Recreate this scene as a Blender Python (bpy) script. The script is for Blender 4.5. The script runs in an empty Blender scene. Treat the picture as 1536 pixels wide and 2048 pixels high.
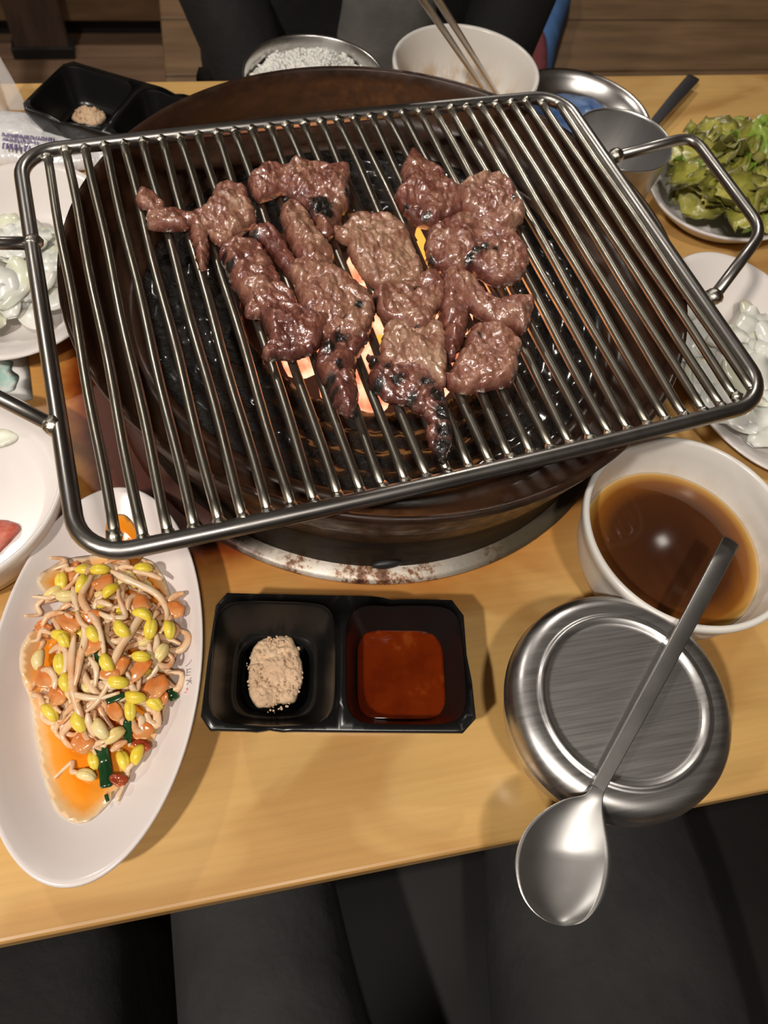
import bpy, bmesh, math, random
import numpy as np
from mathutils import Vector, Matrix, noise
from mathutils.geometry import delaunay_2d_cdt

random.seed(7)
scene = bpy.context.scene
C = scene.collection
sin, cos, pi = math.sin, math.cos, math.pi
ZT = 0.75                                   # table top height

# ------------------------------------------------------------------ camera
FPX, PX, PY = 1500.0, 768.0, 1024.0
AX = np.array([0.9778844, -0.11340507, 0.17573099])
AZ = np.array([0.099348, -0.48751153, -0.86744596])
AX -= AZ * AX.dot(AZ); AX /= np.linalg.norm(AX); AZ /= np.linalg.norm(AZ)
AY = np.cross(AZ, AX)
RW = np.array([AX, AY, AZ])                 # camera axes (right, down, forward) -> world
CAM = np.array([0.0, 0.0, ZT + 0.40])


def at(px, py, h=0.0):
    """Point of the photograph (px,py) on the horizontal plane h metres above the table top."""
    r = RW @ np.array([(px - PX) / FPX, (py - PY) / FPX, 1.0])
    return Vector(CAM + r * ((ZT + h - CAM[2]) / r[2]))


cd = bpy.data.cameras.new('camera')
cam = bpy.data.objects.new('camera', cd); C.objects.link(cam)
cd.sensor_fit = 'VERTICAL'; cd.sensor_height = 36.0; cd.lens = FPX / 2048 * 36.0
cd.clip_start = 0.01; cd.clip_end = 60
m = Matrix.Identity(4)
for i, v in enumerate((RW @ np.array([1, 0, 0]), RW @ np.array([0, -1, 0]), RW @ np.array([0, 0, -1]))):
    m[0][i], m[1][i], m[2][i] = v
m[0][3], m[1][3], m[2][3] = CAM
cam.matrix_world = m
cd.dof.use_dof = True; cd.dof.focus_distance = 0.37; cd.dof.aperture_fstop = 13.0
scene.camera = cam

# ------------------------------------------------------------------ world, lights, exposure
w = bpy.data.worlds.new('world'); scene.world = w; w.use_nodes = True
w.node_tree.nodes['Background'].inputs[0].default_value = (1.0, 0.90, 0.80, 1)
w.node_tree.nodes['Background'].inputs[1].default_value = 0.12
scene.view_settings.view_transform = 'Standard'
scene.view_settings.look = 'None'
scene.view_settings.gamma = 1.0
scene.view_settings.exposure = 0.14
scene.view_settings.use_curve_mapping = False


def area(name, loc, target, size, power, col, size_y=None):
    d = bpy.data.lights.new(name, 'AREA'); d.energy = power; d.color = col; d.size = size
    if size_y: d.shape = 'RECTANGLE'; d.size_y = size_y
    o = bpy.data.objects.new(name, d); C.objects.link(o); o.location = loc
    o.rotation_euler = (Vector(target) - Vector(loc)).to_track_quat('-Z', 'Y').to_euler()
    return o


WARM = (1.0, 0.915, 0.82)
area('ceiling_lamp', (-0.90, -0.52, 2.30), (-0.85, -0.45, 0.7), 0.09, 26.0, WARM)
area('ceiling_lamp', (0.02, -0.52, 2.30), (0.02, -0.5, 0.7), 0.10, 9.5, WARM)
area('ceiling_lamp', (1.19, 0.81, 2.30), (1.15, 0.8, 0.7), 0.028, 0.03, WARM)
area('ceiling_lamp', (-0.95, 1.60, 2.30), (-0.9, 1.5, 0.7), 0.11, 11.0, WARM)
area('ceiling_lamp', (0.52, 1.95, 2.30), (0.5, 1.9, 0.0), 0.10, 14.0, WARM)


# ------------------------------------------------------------------ materials
def mat(name, col, rough=0.5, metal=0.0, **k):
    mm = bpy.data.materials.new(name); mm.use_nodes = True
    b = mm.node_tree.nodes['Principled BSDF']
    b.inputs['Base Color'].default_value = (*col, 1)
    b.inputs['Roughness'].default_value = rough
    b.inputs['Metallic'].default_value = metal
    for key, nm in (('coat', 'Coat Weight'), ('coat_rough', 'Coat Roughness'), ('spec', 'Specular IOR Level'), ('trans', 'Transmission Weight'), ('coat_ior', 'Coat IOR'),
                    ('alpha', 'Alpha'), ('sss', 'Subsurface Weight'), ('ior', 'IOR'), ('es', 'Emission Strength'), ('sheen', 'Sheen Weight')):
        if key in k: b.inputs[nm].default_value = k[key]
    if 'em' in k: b.inputs['Emission Color'].default_value = (*k['em'], 1)
    if 'sss' in k:
        b.inputs['Subsurface Radius'].default_value = (1, .5, .25); b.inputs['Subsurface Scale'].default_value = k.get('sss_scale', .003)
    return mm


def N(mm, t, **k):
    n = mm.node_tree.nodes.new(t)
    for a, v in k.items():
        if a.startswith('i_'):
            n.inputs[a[2:].replace('_', ' ')].default_value = v
        else: setattr(n, a, v)
    return n


def L(mm, a, ao, b, bi):
    mm.node_tree.links.new(a.outputs[ao] if isinstance(ao, int) or ao in a.outputs else a.outputs[0], b.inputs[bi])


def coords(mm, scale=(1, 1, 1), kind='Object', rot=(0, 0, 0)):
    tc = N(mm, 'ShaderNodeTexCoord'); mp = N(mm, 'ShaderNodeMapping')
    mp.inputs['Scale'].default_value = scale; mp.inputs['Rotation'].default_value = rot
    L(mm, tc, kind, mp, 'Vector'); return mp


def noise_tex(mm, scale, detail=4, rough=.6, vec=None, dist=0):
    n = N(mm, 'ShaderNodeTexNoise'); n.inputs['Scale'].default_value = scale; n.inputs['Detail'].default_value = detail
    n.inputs['Roughness'].default_value = rough; n.inputs['Distortion'].default_value = dist
    L(mm, vec or coords(mm), 'Vector', n, 'Vector'); return n


def ramp(mm, src, stops, out='Fac', interp='LINEAR'):
    r = N(mm, 'ShaderNodeValToRGB'); e = r.color_ramp.elements; r.color_ramp.interpolation = interp
    while len(e) < len(stops): e.new(0.5)
    for x, (p, c) in zip(e, stops):
        x.position = p; x.color = (*c, 1) if len(c) == 3 else c
    L(mm, src, out, r, 'Fac'); return r


def g(v): return (v, v, v)


def bump(mm, src, strength, dist, out='Fac', prev=None):
    b = N(mm, 'ShaderNodeBump'); b.inputs['Strength'].default_value = strength; b.inputs['Distance'].default_value = dist
    L(mm, src, out, b, 'Height')
    if prev: L(mm, prev, 'Normal', b, 'Normal')
    L(mm, b, 'Normal', mm.node_tree.nodes['Principled BSDF'], 'Normal'); return b


def to_col(mm, src, out='Color'): L(mm, src, out, mm.node_tree.nodes['Principled BSDF'], 'Base Color')
def to_rough(mm, src, out='Color'): L(mm, src, out, mm.node_tree.nodes['Principled BSDF'], 'Roughness')


def mix(mm, fac, a, b, fo='Color', mode='MIX'):
    x = N(mm, 'ShaderNodeMix', data_type='RGBA', blend_type=mode)
    if isinstance(fac, (int, float)): x.inputs[0].default_value = fac
    else: L(mm, fac, fo, x, 0)
    for s, i in ((a, 6), (b, 7)):
        if isinstance(s, tuple): x.inputs[i].default_value = (*s, 1)
        else: mm.node_tree.links.new(s.outputs['Result' if s.bl_idname == 'ShaderNodeMix' else 'Color'] if s.bl_idname != 'ShaderNodeMix' else s.outputs[2], x.inputs[i])
    return x


def mix_col(mm, x): mm.node_tree.links.new(x.outputs[2], mm.node_tree.nodes['Principled BSDF'].inputs['Base Color'])


def attr(mm, name):
    return N(mm, 'ShaderNodeAttribute', attribute_name=name)


def mottled(name, a, b, scale, rough, metal=0., bs=0., bd=.001, detail=5, vec=(1, 1, 1), lo=.35, hi=.65, **k):
    mm = mat(name, a, rough, metal, **k)
    n = noise_tex(mm, scale, detail, vec=coords(mm, vec)); to_col(mm, ramp(mm, n, [(lo, a), (hi, b)]))
    if bs: bump(mm, n, bs, bd)
    return mm


M = {}
# table wood: honey birch ply under gloss varnish, scorched close to the brazier
t = mat('birch_ply', (.6, .36, .12), .36, spec=.5, coat=.2, coat_rough=.2)
v = coords(t, (1.2, 7, 7)); n1 = noise_tex(t, 2.2, 6, .6, v, 1.2)
v2 = coords(t, (3, 120, 120)); n2 = noise_tex(t, 3, 3, .6, v2)
v3 = coords(t, (1, 2.2, 1)); n3 = noise_tex(t, 4.5, 3, .5, v3, 1.5)
c1 = ramp(t, n1, [(.25, (.585, .35, .118)), (.5, (.66, .405, .145)), (.75, (.715, .455, .172))])
c2 = ramp(t, n2, [(.35, g(.93)), (.6, g(1.0))])
c3 = ramp(t, n3, [(.40, (.82, .74, .66)), (.50, (1, 1, 1)), (.62, (1.06, 1.06, 1.0))])
x1 = mix(t, 1.0, c1, c2, mode='MULTIPLY'); x2 = mix(t, 1.0, x1, c3, mode='MULTIPLY')
tc = N(t, 'ShaderNodeTexCoord'); vs = N(t, 'ShaderNodeVectorMath', operation='DISTANCE'); vs.inputs[1].default_value = (-0.022, -0.003, 0)
sx = N(t, 'ShaderNodeVectorMath', operation='MULTIPLY'); sx.inputs[1].default_value = (1, 1, 0)
L(t, tc, 'Object', sx, 0); L(t, sx, 'Vector', vs, 0)
nb = noise_tex(t, 14, 4, .6); ad = N(t, 'ShaderNodeMath', operation='MULTIPLY_ADD'); ad.inputs[1].default_value = .05
L(t, nb, 'Fac', ad, 0); L(t, vs, 'Value', ad, 2)
sp3 = N(t, 'ShaderNodeSeparateXYZ'); L(t, tc, 'Object', sp3, 0)
mrb = N(t, 'ShaderNodeMapRange'); L(t, sp3, 'X', mrb, 'Value')
for k_, v_ in (('From Min', -.175), ('From Max', -.10), ('To Min', -.016), ('To Max', .022)): mrb.inputs[k_].default_value = v_
ad2 = N(t, 'ShaderNodeMath', operation='ADD'); L(t, ad, 'Value', ad2, 0); L(t, mrb, 'Result', ad2, 1)
burn = ramp(t, ad2, [(.196, (.10, .025, .006)), (.204, (.42, .13, .03)), (.215, (.86, .62, .40)), (.25, (1, 1, 1))])
mix_col(t, mix(t, 1.0, x2, burn, mode='MULTIPLY'))
bump(t, n2, .05, .0004); M['wood'] = t
M['ply_edge'] = mottled('ply_edge', (.10, .05, .018), (.24, .13, .05), 30, .5, vec=(1, 1, 30))
M['black_metal'] = mat('black_metal', (.02, .02, .02), .45)
t = mottled('floor_wood', (.17, .098, .06), (.27, .165, .10), 3, .5, vec=(1, 9, 9)); M['floor'] = t
M['bench_wood'] = mottled('bench_wood', (.115, .066, .03), (.19, .112, .055), 5, .5, vec=(1, 7, 7))
M['dark_wood'] = mottled('dark_wood', (.05, .03, .022), (.09, .055, .04), 6, .5, vec=(7, 7, 1))
M['wall'] = mottled('wall_paint', (.26, .21, .16), (.30, .24, .18), 4, .8)
M['ceiling'] = mat('ceiling_paint', (.26, .24, .22), .9)


# grill steel: greasy, heat-tinted
def steel(name, a, b, scale, r0, r1, bs=0.0, bd=.0003, vec=(1, 1, 1), rot=(0, 0, 0)):
    mm = mat(name, a, r0, 1.0); n = noise_tex(mm, scale, 5, .6, coords(mm, vec, rot=rot))
    to_col(mm, ramp(mm, n, [(.35, a), (.65, b)])); to_rough(mm, ramp(mm, n, [(.3, g(r0)), (.7, g(r1))]))
    if bs: bump(mm, noise_tex(mm, scale * 4, 3), bs, bd)
    return mm


M['grill_rail'] = steel('grill_rail_steel', (.38, .37, .355), (.29, .28, .27), 40, .28, .40, .04)
M['grill_bar'] = steel('grill_bar_steel', (.42, .40, .345), (.27, .25, .21), 55, .28, .42, .10, .0003)
M['weld'] = steel('weld_steel', (.62, .6, .52), (.42, .4, .36), 300, .15, .3, .5, .0006)
M['steel'] = steel('brushed_steel', (.58, .575, .57), (.51, .505, .50), 14, .32, .42, .02, .0002, (1, 30, 1))
M['chopstick'] = steel('chopstick_steel', (.80, .79, .77), (.72, .71, .70), 30, .30, .38)
M['panel'] = steel('scratched_lid_steel', (.66, .655, .65), (.56, .555, .55), 30, .34, .44, 0, .0002, (1, 30, 1), (0, 0, .65))
M['steel_bright'] = steel('polished_steel', (.72, .70, .68), (.64, .63, .62), 20, .24, .34)
M['spoon'] = steel('satin_spoon_steel', (.52, .515, .505), (.46, .455, .45), 40, .36, .44, .02, .0002)
# brazier
t = mat('seasoned_iron', (.05, .025, .014), .4, spec=.4)
n = noise_tex(t, 26, 6, .65, coords(t, (1, 1, 3))); n2 = noise_tex(t, 110, 3)
to_col(t, ramp(t, n, [(.3, (.014, .008, .005)), (.5, (.034, .016, .009)), (.7, (.055, .026, .014))]))
to_rough(t, ramp(t, n2, [(.35, g(.28)), (.65, g(.5))])); bump(t, n2, .12, .0008); M['iron'] = t
t = mat('tub_wall_iron', (.05, .035, .02), .6, spec=.25)
n = noise_tex(t, 35, 8, .75, coords(t, (1, 1, 2)))
to_col(t, ramp(t, n, [(.40, (.004, .003, .002)), (.48, (.018, .012, .006)), (.6, (.026, .018, .009)), (.78, (.06, .044, .022))])); bump(t, n, .25, .001); M['tub'] = t
t = mat('crusted_fat', (.008, .008, .008), .3, spec=.3, coat=.8, coat_rough=.14)
n = noise_tex(t, 160, 5, .7); n2 = noise_tex(t, 30, 3)
to_col(t, ramp(t, n2, [(.38, (.003, .003, .003)), (.55, (.009, .008, .007)), (.74, (.022, .014, .010))]))
to_rough(t, ramp(t, n, [(.35, g(.16)), (.6, g(.6))])); bump(t, n, 1.0, .0035); M['crust'] = t
t = mat('rusted_ring', (.5, .47, .42), .45, .35)
n = noise_tex(t, 45, 8, .75)
cr = ramp(t, n, [(.36, (.06, .02, .012)), (.43, (.25, .11, .05)), (.48, (.62, .55, .46)), (.7, (.78, .75, .70))])
sx = N(t, 'ShaderNodeSeparateXYZ'); tc = N(t, 'ShaderNodeTexCoord'); L(t, tc, 'Object', sx, 0)
nx = N(t, 'ShaderNodeMath', operation='MULTIPLY_ADD'); nx.inputs[1].default_value = .06; L(t, n, 'Fac', nx, 0); L(t, sx, 'X', nx, 2)
mr = N(t, 'ShaderNodeMapRange'); L(t, nx, 'Value', mr, 'Value'); mr.inputs['From Min'].default_value = -.075; mr.inputs['From Max'].default_value = -.035
mr2 = N(t, 'ShaderNodeMapRange'); L(t, nx, 'Value', mr2, 'Value'); mr2.inputs['From Min'].default_value = .020; mr2.inputs['From Max'].default_value = .085
xa = mix(t, mr, (.055, .016, .008), cr, fo='Result'); xb = mix(t, mr2, xa, (.085, .07, .045), fo='Result'); mix_col(t, xb); bump(t, n, .4, .001); M['ring'] = t
t = mat('firepot', (.02, .012, .01), .8); M['firepot'] = t
t = mat('glowing_charcoal', (.03, .02, .018), .9, es=1.0)
n = noise_tex(t, 55, 3, .5)
cr = ramp(t, n, [(.30, (.55, .06, .03)), (.42, (1.0, .26, .13)), (.55, (1.0, .50, .30)), (.72, (1.0, .70, .48))])
L(t, cr, 'Color', t.node_tree.nodes['Principled BSDF'], 'Emission Color'); t.node_tree.nodes['Principled BSDF'].inputs['Emission Strength'].default_value = 1.5; M['coal'] = t
t = mat('dark_charcoal', (.03, .02, .018), .9)
cr = ramp(t, noise_tex(t, 45, 3, .5), [(.45, (0, 0, 0)), (.58, (.45, .05, .01)), (.72, (1., .25, .08))])
L(t, cr, 'Color', t.node_tree.nodes['Principled BSDF'], 'Emission Color'); t.node_tree.nodes['Principled BSDF'].inputs['Emission Strength'].default_value = .9; M['coal_dark'] = t
t = mat('flame', (0, 0, 0), 1, em=(1.0, .46, .07), es=1.15); M['flame'] = t
# meat
t = mat('grilled_meat', (.28, .13, .09), .3, spec=.6, coat=1.0, coat_rough=.12, coat_ior=1.85)
a_t = attr(t, 'tone'); a_c = attr(t, 'char')
n = noise_tex(t, 95, 6, .62); n2 = noise_tex(t, 420, 5, .7, coords(t, (1, .4, 1), rot=(0, 0, .6))); n3 = noise_tex(t, 900, 3, .65)
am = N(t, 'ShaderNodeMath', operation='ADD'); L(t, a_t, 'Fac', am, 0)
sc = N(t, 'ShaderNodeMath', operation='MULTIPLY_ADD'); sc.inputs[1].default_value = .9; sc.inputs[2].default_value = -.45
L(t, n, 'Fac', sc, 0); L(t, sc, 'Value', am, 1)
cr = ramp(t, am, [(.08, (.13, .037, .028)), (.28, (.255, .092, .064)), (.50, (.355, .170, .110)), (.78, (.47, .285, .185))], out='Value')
sp = ramp(t, n2, [(.34, (.70, .62, .59)), (.5, (1.0, .98, .97)), (.66, (1.16, 1.15, 1.12))])
cc = mix(t, 1.0, cr, sp, mode='MULTIPLY')
ch = N(t, 'ShaderNodeMath', operation='MULTIPLY_ADD', use_clamp=True); ch.inputs[1].default_value = 1.6; L(t, a_c, 'Fac', ch, 0)
sc2 = N(t, 'ShaderNodeMath', operation='MULTIPLY_ADD'); sc2.inputs[1].default_value = 1.4; sc2.inputs[2].default_value = -.95; L(t, n, 'Fac', sc2, 0); L(t, sc2, 'Value', ch, 2)
x = mix(t, ch, cc, (.010, .008, .007), fo='Value'); mix_col(t, x)
to_rough(t, ramp(t, n2, [(.35, g(.17)), (.65, g(.38))]))
b1 = bump(t, n2, .6, .0012); bump(t, n3, .4, .0006, prev=b1)
n5 = noise_tex(t, 420, 3, .55); cb = N(t, 'ShaderNodeBump'); cb.inputs['Strength'].default_value = .35; cb.inputs['Distance'].default_value = .0016
L(t, n5, 'Fac', cb, 'Height'); L(t, cb, 'Normal', t.node_tree.nodes['Principled BSDF'], 'Coat Normal'); M['meat'] = t
t = mat('raw_meat', (.55, .10, .06), .3, spec=.5)
to_col(t, ramp(t, noise_tex(t, 120, 4), [(.4, (.50, .085, .05)), (.6, (.66, .22, .16))])); M['raw'] = t
# china and melamine
M['white'] = mat('white_melamine', (.80, .755, .73), .22, spec=.5)
M['white_pink'] = mat('white_melamine_rosy', (.80, .735, .715), .22, spec=.5)
M['bowl'] = mat('cream_melamine', (.78, .755, .72), .25)
t = mat('soupy_bowl', (.78, .755, .71), .25)
n = noise_tex(t, 60, 5, .7, coords(t, (1, 1, .4))); at_ = attr(t, 'stain')
st = N(t, 'ShaderNodeMath', operation='MULTIPLY', use_clamp=True); L(t, at_, 'Fac', st, 0)
L(t, ramp(t, n, [(.42, g(0)), (.62, g(1))]), 'Color', st, 1)
mix_col(t, mix(t, st, (.78, .755, .71), (.50, .30, .12), fo='Value')); M['bowl_stained'] = t
t = mat('black_melamine', (.0085, .0085, .0085), .26, spec=.4); M['black'] = t
# food
t = mat('chilli_sauce', (.33, .035, .004), .07, spec=.5)
n = noise_tex(t, 55, 3); to_col(t, ramp(t, n, [(.35, (.105, .011, .0015)), (.62, (.15, .018, .002)), (.78, (.27, .06, .010))])); M['sauce'] = t
t = mat('soybean_powder', (.66, .46, .30), .95); n = noise_tex(t, 400, 4, .7); n2 = noise_tex(t, 90, 4)
to_col(t, ramp(t, n2, [(.35, (.58, .39, .245)), (.65, (.72, .52, .345))])); bump(t, n, .6, .0012); M['powder'] = t
t = mat('brown_broth', (.1, .04, .015), .05, spec=.5); a_ = attr(t, 'depth')
to_col(t, ramp(t, a_, [(0, (.62, .47, .27)), (.05, (.48, .25, .05)), (.16, (.22, .075, .012)), (.40, (.075, .025, .009)), (1, (.050, .018, .008))])); M['broth'] = t
t = mat('kimchi_broth', (.8, .25, .02), .08, spec=.5); a_ = attr(t, 'depth'); n = noise_tex(t, 70, 4)
mm2 = N(t, 'ShaderNodeMath', operation='MULTIPLY_ADD'); mm2.inputs[1].default_value = .7; L(t, a_, 'Fac', mm2, 0)
m3 = N(t, 'ShaderNodeMath', operation='MULTIPLY_ADD'); m3.inputs[1].default_value = .3; m3.inputs[2].default_value = -.12; L(t, n, 'Fac', m3, 0); L(t, m3, 'Value', mm2, 2)
to_col(t, ramp(t, mm2, [(0, (.80, .68, .54)), (.14, (.82, .52, .24)), (.30, (.84, .33, .045)), (.60, (.84, .27, .012)), (1, (.76, .17, .008))], out='Value')); M['kbroth'] = t
t = mat('sprout_stem', (.78, .56, .38), .25, spec=.5, sss=.25, sss_scale=.002)
to_col(t, ramp(t, noise_tex(t, 70, 3), [(.32, (.72, .34, .14)), (.46, (.79, .51, .30)), (.68, (.84, .67, .46))])); M['stem'] = t
M['head'] = mottled('sprout_head', (.82, .60, .03), (.88, .70, .10), 60, .28, sss=.1, sss_scale=.002)
M['head_pale'] = mottled('sprout_head_pale', (.82, .62, .22), (.86, .72, .38), 60, .28, sss=.1, sss_scale=.002)
M['kimchi'] = mottled('kimchi_flake', (.64, .165, .025), (.75, .36, .14), 60, .15, sss=.2, sss_scale=.003, bs=.3, bd=.001)
M['kimchi_dark'] = mottled('kimchi_flake_dark', (.25, .03, .012), (.42, .09, .03), 60, .15)
M['scallion'] = mottled('scallion_green', (.008, .035, .012), (.02, .075, .022), 90, .16, vec=(4, 1, 1))
M['onion'] = mottled('onion_slice', (.82, .81, .74), (.85, .84, .79), 25, .25, sss=.3, sss_scale=.005)
M['onion_green'] = mottled('onion_slice_greenish', (.77, .78, .60), (.84, .83, .73), 25, .25, sss=.3, sss_scale=.005)
t = mat('lettuce_leaf', (.25, .32, .05), .32, spec=.5, sss=.0); a_ = attr(t, 'edge'); n = noise_tex(t, 45, 5)
cr = ramp(t, n, [(.3, (.19, .19, .02)), (.5, (.38, .36, .07)), (.7, (.58, .54, .18))])
x = mix(t, a_, cr, (.055, .05, .02), fo='Fac'); mix_col(t, x); bump(t, n, .4, .002); M['leaf'] = t
t = mat('lettuce_leaf_fresh', (.2, .34, .04), .3); n = noise_tex(t, 45, 5)
to_col(t, ramp(t, n, [(.3, (.12, .24, .02)), (.5, (.24, .36, .05)), (.7, (.45, .48, .15))])); bump(t, n, .4, .002); M['leaf_green'] = t
M['rice'] = mat('cooked_rice', (.86, .84, .79), .35, sss=.2, sss_scale=.003)
# misc
t = mat('clear_film', (.9, .9, .9), .12, trans=.0, alpha=.34, spec=.6); M['film'] = t
t = mottled('plastic_sleeve', (.72, .72, .74), (.84, .84, .85), 22, .22, bs=.8, bd=.006, spec=.6); M['sleeve'] = t
M['ink'] = mat('violet_ink', (.22, .17, .36), .5)
M['paper'] = mat('white_paper', (.80, .80, .78), .8)
M['mint'] = mottled('mint_print', (.44, .68, .62), (.74, .78, .75), 90, .8, lo=.45, hi=.6)
M['grey_ink'] = mat('grey_print', (.38, .34, .32), .6)
M['pink_ink'] = mat('pink_print', (.80, .35, .38), .6)
M['blue_fill'] = mottled('blue_sheet', (.05, .12, .32), (.22, .34, .60), 40, .25, bs=.8, bd=.004)
M['blue_cloth'] = mottled('blue_cloth', (.045, .12, .30), (.06, .16, .38), 20, .9)
M['red_cloth'] = mat('maroon_cloth', (.16, .03, .035), .9)
M['black_cloth'] = mottled('black_cloth', (.0040, .0038, .0038), (.008, .0075, .0075), 25, .85, bs=.3, bd=.01)
M['grey_cloth'] = mottled('grey_cloth', (.12, .115, .108), (.17, .165, .15), 18, .9, bs=.3, bd=.01)
M['charcoal_cloth'] = mottled('charcoal_cloth', (.016, .0158, .0165), (.026, .0258, .0265), 14, .85, bs=.35, bd=.012)
M['skin'] = mat('skin', (.42, .25, .17), .5, sss=.2)
M['hair'] = mat('black_hair', (.01, .009, .008), .45)
M['black_vinyl'] = mottled('black_vinyl', (.004, .0035, .003), (.007, .006, .0055), 20, .6)
M['dark_handle'] = mat('dark_steel_handle', (.10, .10, .11), .4, .8)
M['lip'] = mat('lips', (.40, .16, .13), .5)

# ------------------------------------------------------------------ builders
ORG = {}


def put(o, parent, base):
    C.objects.link(o)
    if parent is not None:
        o.parent = parent; ORG[o.name] = ORG[parent.name]
    else:
        o.location = base; ORG[o.name] = Vector(base)


def obj(name, verts, faces, material, parent=None, base=(0, 0, 0), smooth=True, attrs=None):
    """verts in world coordinates; one mesh object, child of parent or top-level with its origin at base"""
    org = ORG[parent.name] if parent is not None else Vector(base)
    me = bpy.data.meshes.new(name)
    me.from_pydata([(p[0] - org[0], p[1] - org[1], p[2] - org[2]) for p in verts], [], faces)
    me.materials.append(material)
    if smooth: me.polygons.foreach_set('use_smooth', [True] * len(me.polygons))
    for k, vals in (attrs or {}).items():
        at_r = me.attributes.new(k, 'FLOAT', 'POINT'); at_r.data.foreach_set('value', vals)
    me.update()
    o = bpy.data.objects.new(name, me); put(o, parent, base)
    return o


def tag(o, label=None, cat=None, group=None, kind=None):
    for k, v_ in (('label', label), ('category', cat), ('group', group), ('kind', kind)):
        if v_: o[k] = v_
    return o


def thing(name, label, cat, loc, group=None):
    o = bpy.data.objects.new(name, None); o.empty_display_size = .02
    put(o, None, loc); return tag(o, label, cat, group)


def lathe(prof, n=72, c=(0, 0, 0), sx=1., sy=1., rot=0.):
    V, F, idx = [], [], []
    cr, sr = cos(rot), sin(rot)
    for r, z in prof:
        if r < 1e-7:
            idx.append([len(V)]); V.append((c[0], c[1], c[2] + z)); continue
        ring = []
        for i in range(n):
            a = 2 * pi * i / n; x, y = r * cos(a) * sx, r * sin(a) * sy
            ring.append(len(V)); V.append((c[0] + x * cr - y * sr, c[1] + x * sr + y * cr, c[2] + z))
        idx.append(ring)
    for a, b in zip(idx[:-1], idx[1:]):
        if len(a) == 1 and len(b) == 1: continue
        for i in range(n):
            j = (i + 1) % n
            if len(a) == 1: F.append((a[0], b[j], b[i]))
            elif len(b) == 1: F.append((a[i], a[j], b[0]))
            else: F.append((a[i], a[j], b[j], b[i]))
    return [Vector(p) for p in V], F


def smooth_path(pts, k=4, closed=False):
    P = [Vector(p) for p in pts]; out = []; n = len(P)
    for i in range(n if closed else n - 1):
        p0 = P[(i - 1) % n] if closed or i > 0 else P[0]
        p1, p2 = P[i], P[(i + 1) % n]
        p3 = P[(i + 2) % n] if closed or i + 2 < n else P[-1]
        for s in range(k):
            u = s / k
            out.append(.5 * ((2 * p1) + (p2 - p0) * u + (2 * p0 - 5 * p1 + 4 * p2 - p3) * u * u + (3 * p1 - p0 - 3 * p2 + p3) * u ** 3))
    if not closed: out.append(P[-1])
    return out


def tube(path, rad, n=10, closed=False, caps=True, flat=1.0):
    """path of Vectors; rad a number or list; flat squashes the section vertically"""
    V, F = [], []; m_ = len(path)
    R_ = rad if isinstance(rad, (list, tuple)) else [rad] * m_
    up = Vector((0, 0, 1)); prev = None
    for i, p in enumerate(path):
        a = path[(i - 1) % m_] if closed or i > 0 else path[i]; b = path[(i + 1) % m_] if closed or i < m_ - 1 else path[i]
        t_ = (b - a).normalized()
        s_ = t_.cross(up) if prev is None else prev - t_ * prev.dot(t_)
        if s_.length < 1e-4: s_ = t_.cross(Vector((1, 0, 0)))
        s_.normalize(); prev = s_; u_ = s_.cross(t_)
        for k in range(n):
            q = 2 * pi * k / n; V.append(p + s_ * (cos(q) * R_[i]) + u_ * (sin(q) * R_[i] * flat))
    for i in range(m_ if closed else m_ - 1):
        for k in range(n):
            a0, a1 = i * n + k, i * n + (k + 1) % n; j = (i + 1) % m_
            F.append((a0, j * n + k, j * n + (k + 1) % n, a1))
    if caps and not closed:
        F.append(tuple(range(n))); F.append(tuple((m_ - 1) * n + k for k in reversed(range(n))))
    return V, F


def box(x0, x1, y0, y1, z0, z1, ch=0.0):
    bm = bmesh.new(); bmesh.ops.create_cube(bm, size=1.0)
    for v_ in bm.verts:
        v_.co = Vector((x0 + (v_.co.x + .5) * (x1 - x0), y0 + (v_.co.y + .5) * (y1 - y0), z0 + (v_.co.z + .5) * (z1 - z0)))
    if ch: bmesh.ops.bevel(bm, geom=bm.edges[:], offset=ch, segments=3, affect='EDGES', profile=.5)
    bm.verts.index_update(); V = [v_.co.copy() for v_ in bm.verts]; F = [tuple(v_.index for v_ in f.verts) for f in bm.faces]; bm.free()
    return V, F


def join(parts):
    V, F = [], []
    for v_, f_ in parts:
        o = len(V); V += list(v_); F += [tuple(i + o for i in q) for q in f_]
    return V, F


def icos(sub, c, r, fn=None):
    bm = bmesh.new(); bmesh.ops.create_icosphere(bm, subdivisions=sub, radius=1.0)
    V = []
    for v_ in bm.verts:
        p = v_.co.copy(); k = fn(p) if fn else 1.0
        V.append(Vector((c[0] + p.x * r[0] * k, c[1] + p.y * r[1] * k, c[2] + p.z * r[2] * k)))
    F = [tuple(v_.index for v_ in f.verts) for f in bm.faces]; bm.free(); return V, F


def fbm(p, s, o=3): return noise.fractal(Vector((p[0] * s, p[1] * s, p[2] * s)), 1.0, 2.0, o)


def sdf_poly(pts, poly):
    """distance to outline of polygon for an array of 2-D points (positive inside)"""
    P = np.asarray(pts, float); Q = np.asarray(poly, float); d = np.full(len(P), 1e9); ins = np.zeros(len(P), bool)
    for a, b in zip(Q, np.roll(Q, -1, 0)):
        e = b - a; wv = P - a; tt = np.clip((wv @ e) / max(e @ e, 1e-18), 0, 1)
        d = np.minimum(d, np.linalg.norm(wv - tt[:, None] * e, axis=1))
        c = (a[1] > P[:, 1]) != (b[1] > P[:, 1])
        with np.errstate(divide='ignore', invalid='ignore'):
            xi = (b[0] - a[0]) * (P[:, 1] - a[1]) / (b[1] - a[1]) + a[0]
        ins ^= c & (P[:, 0] < xi)
    return np.where(ins, d, -d)


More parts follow.
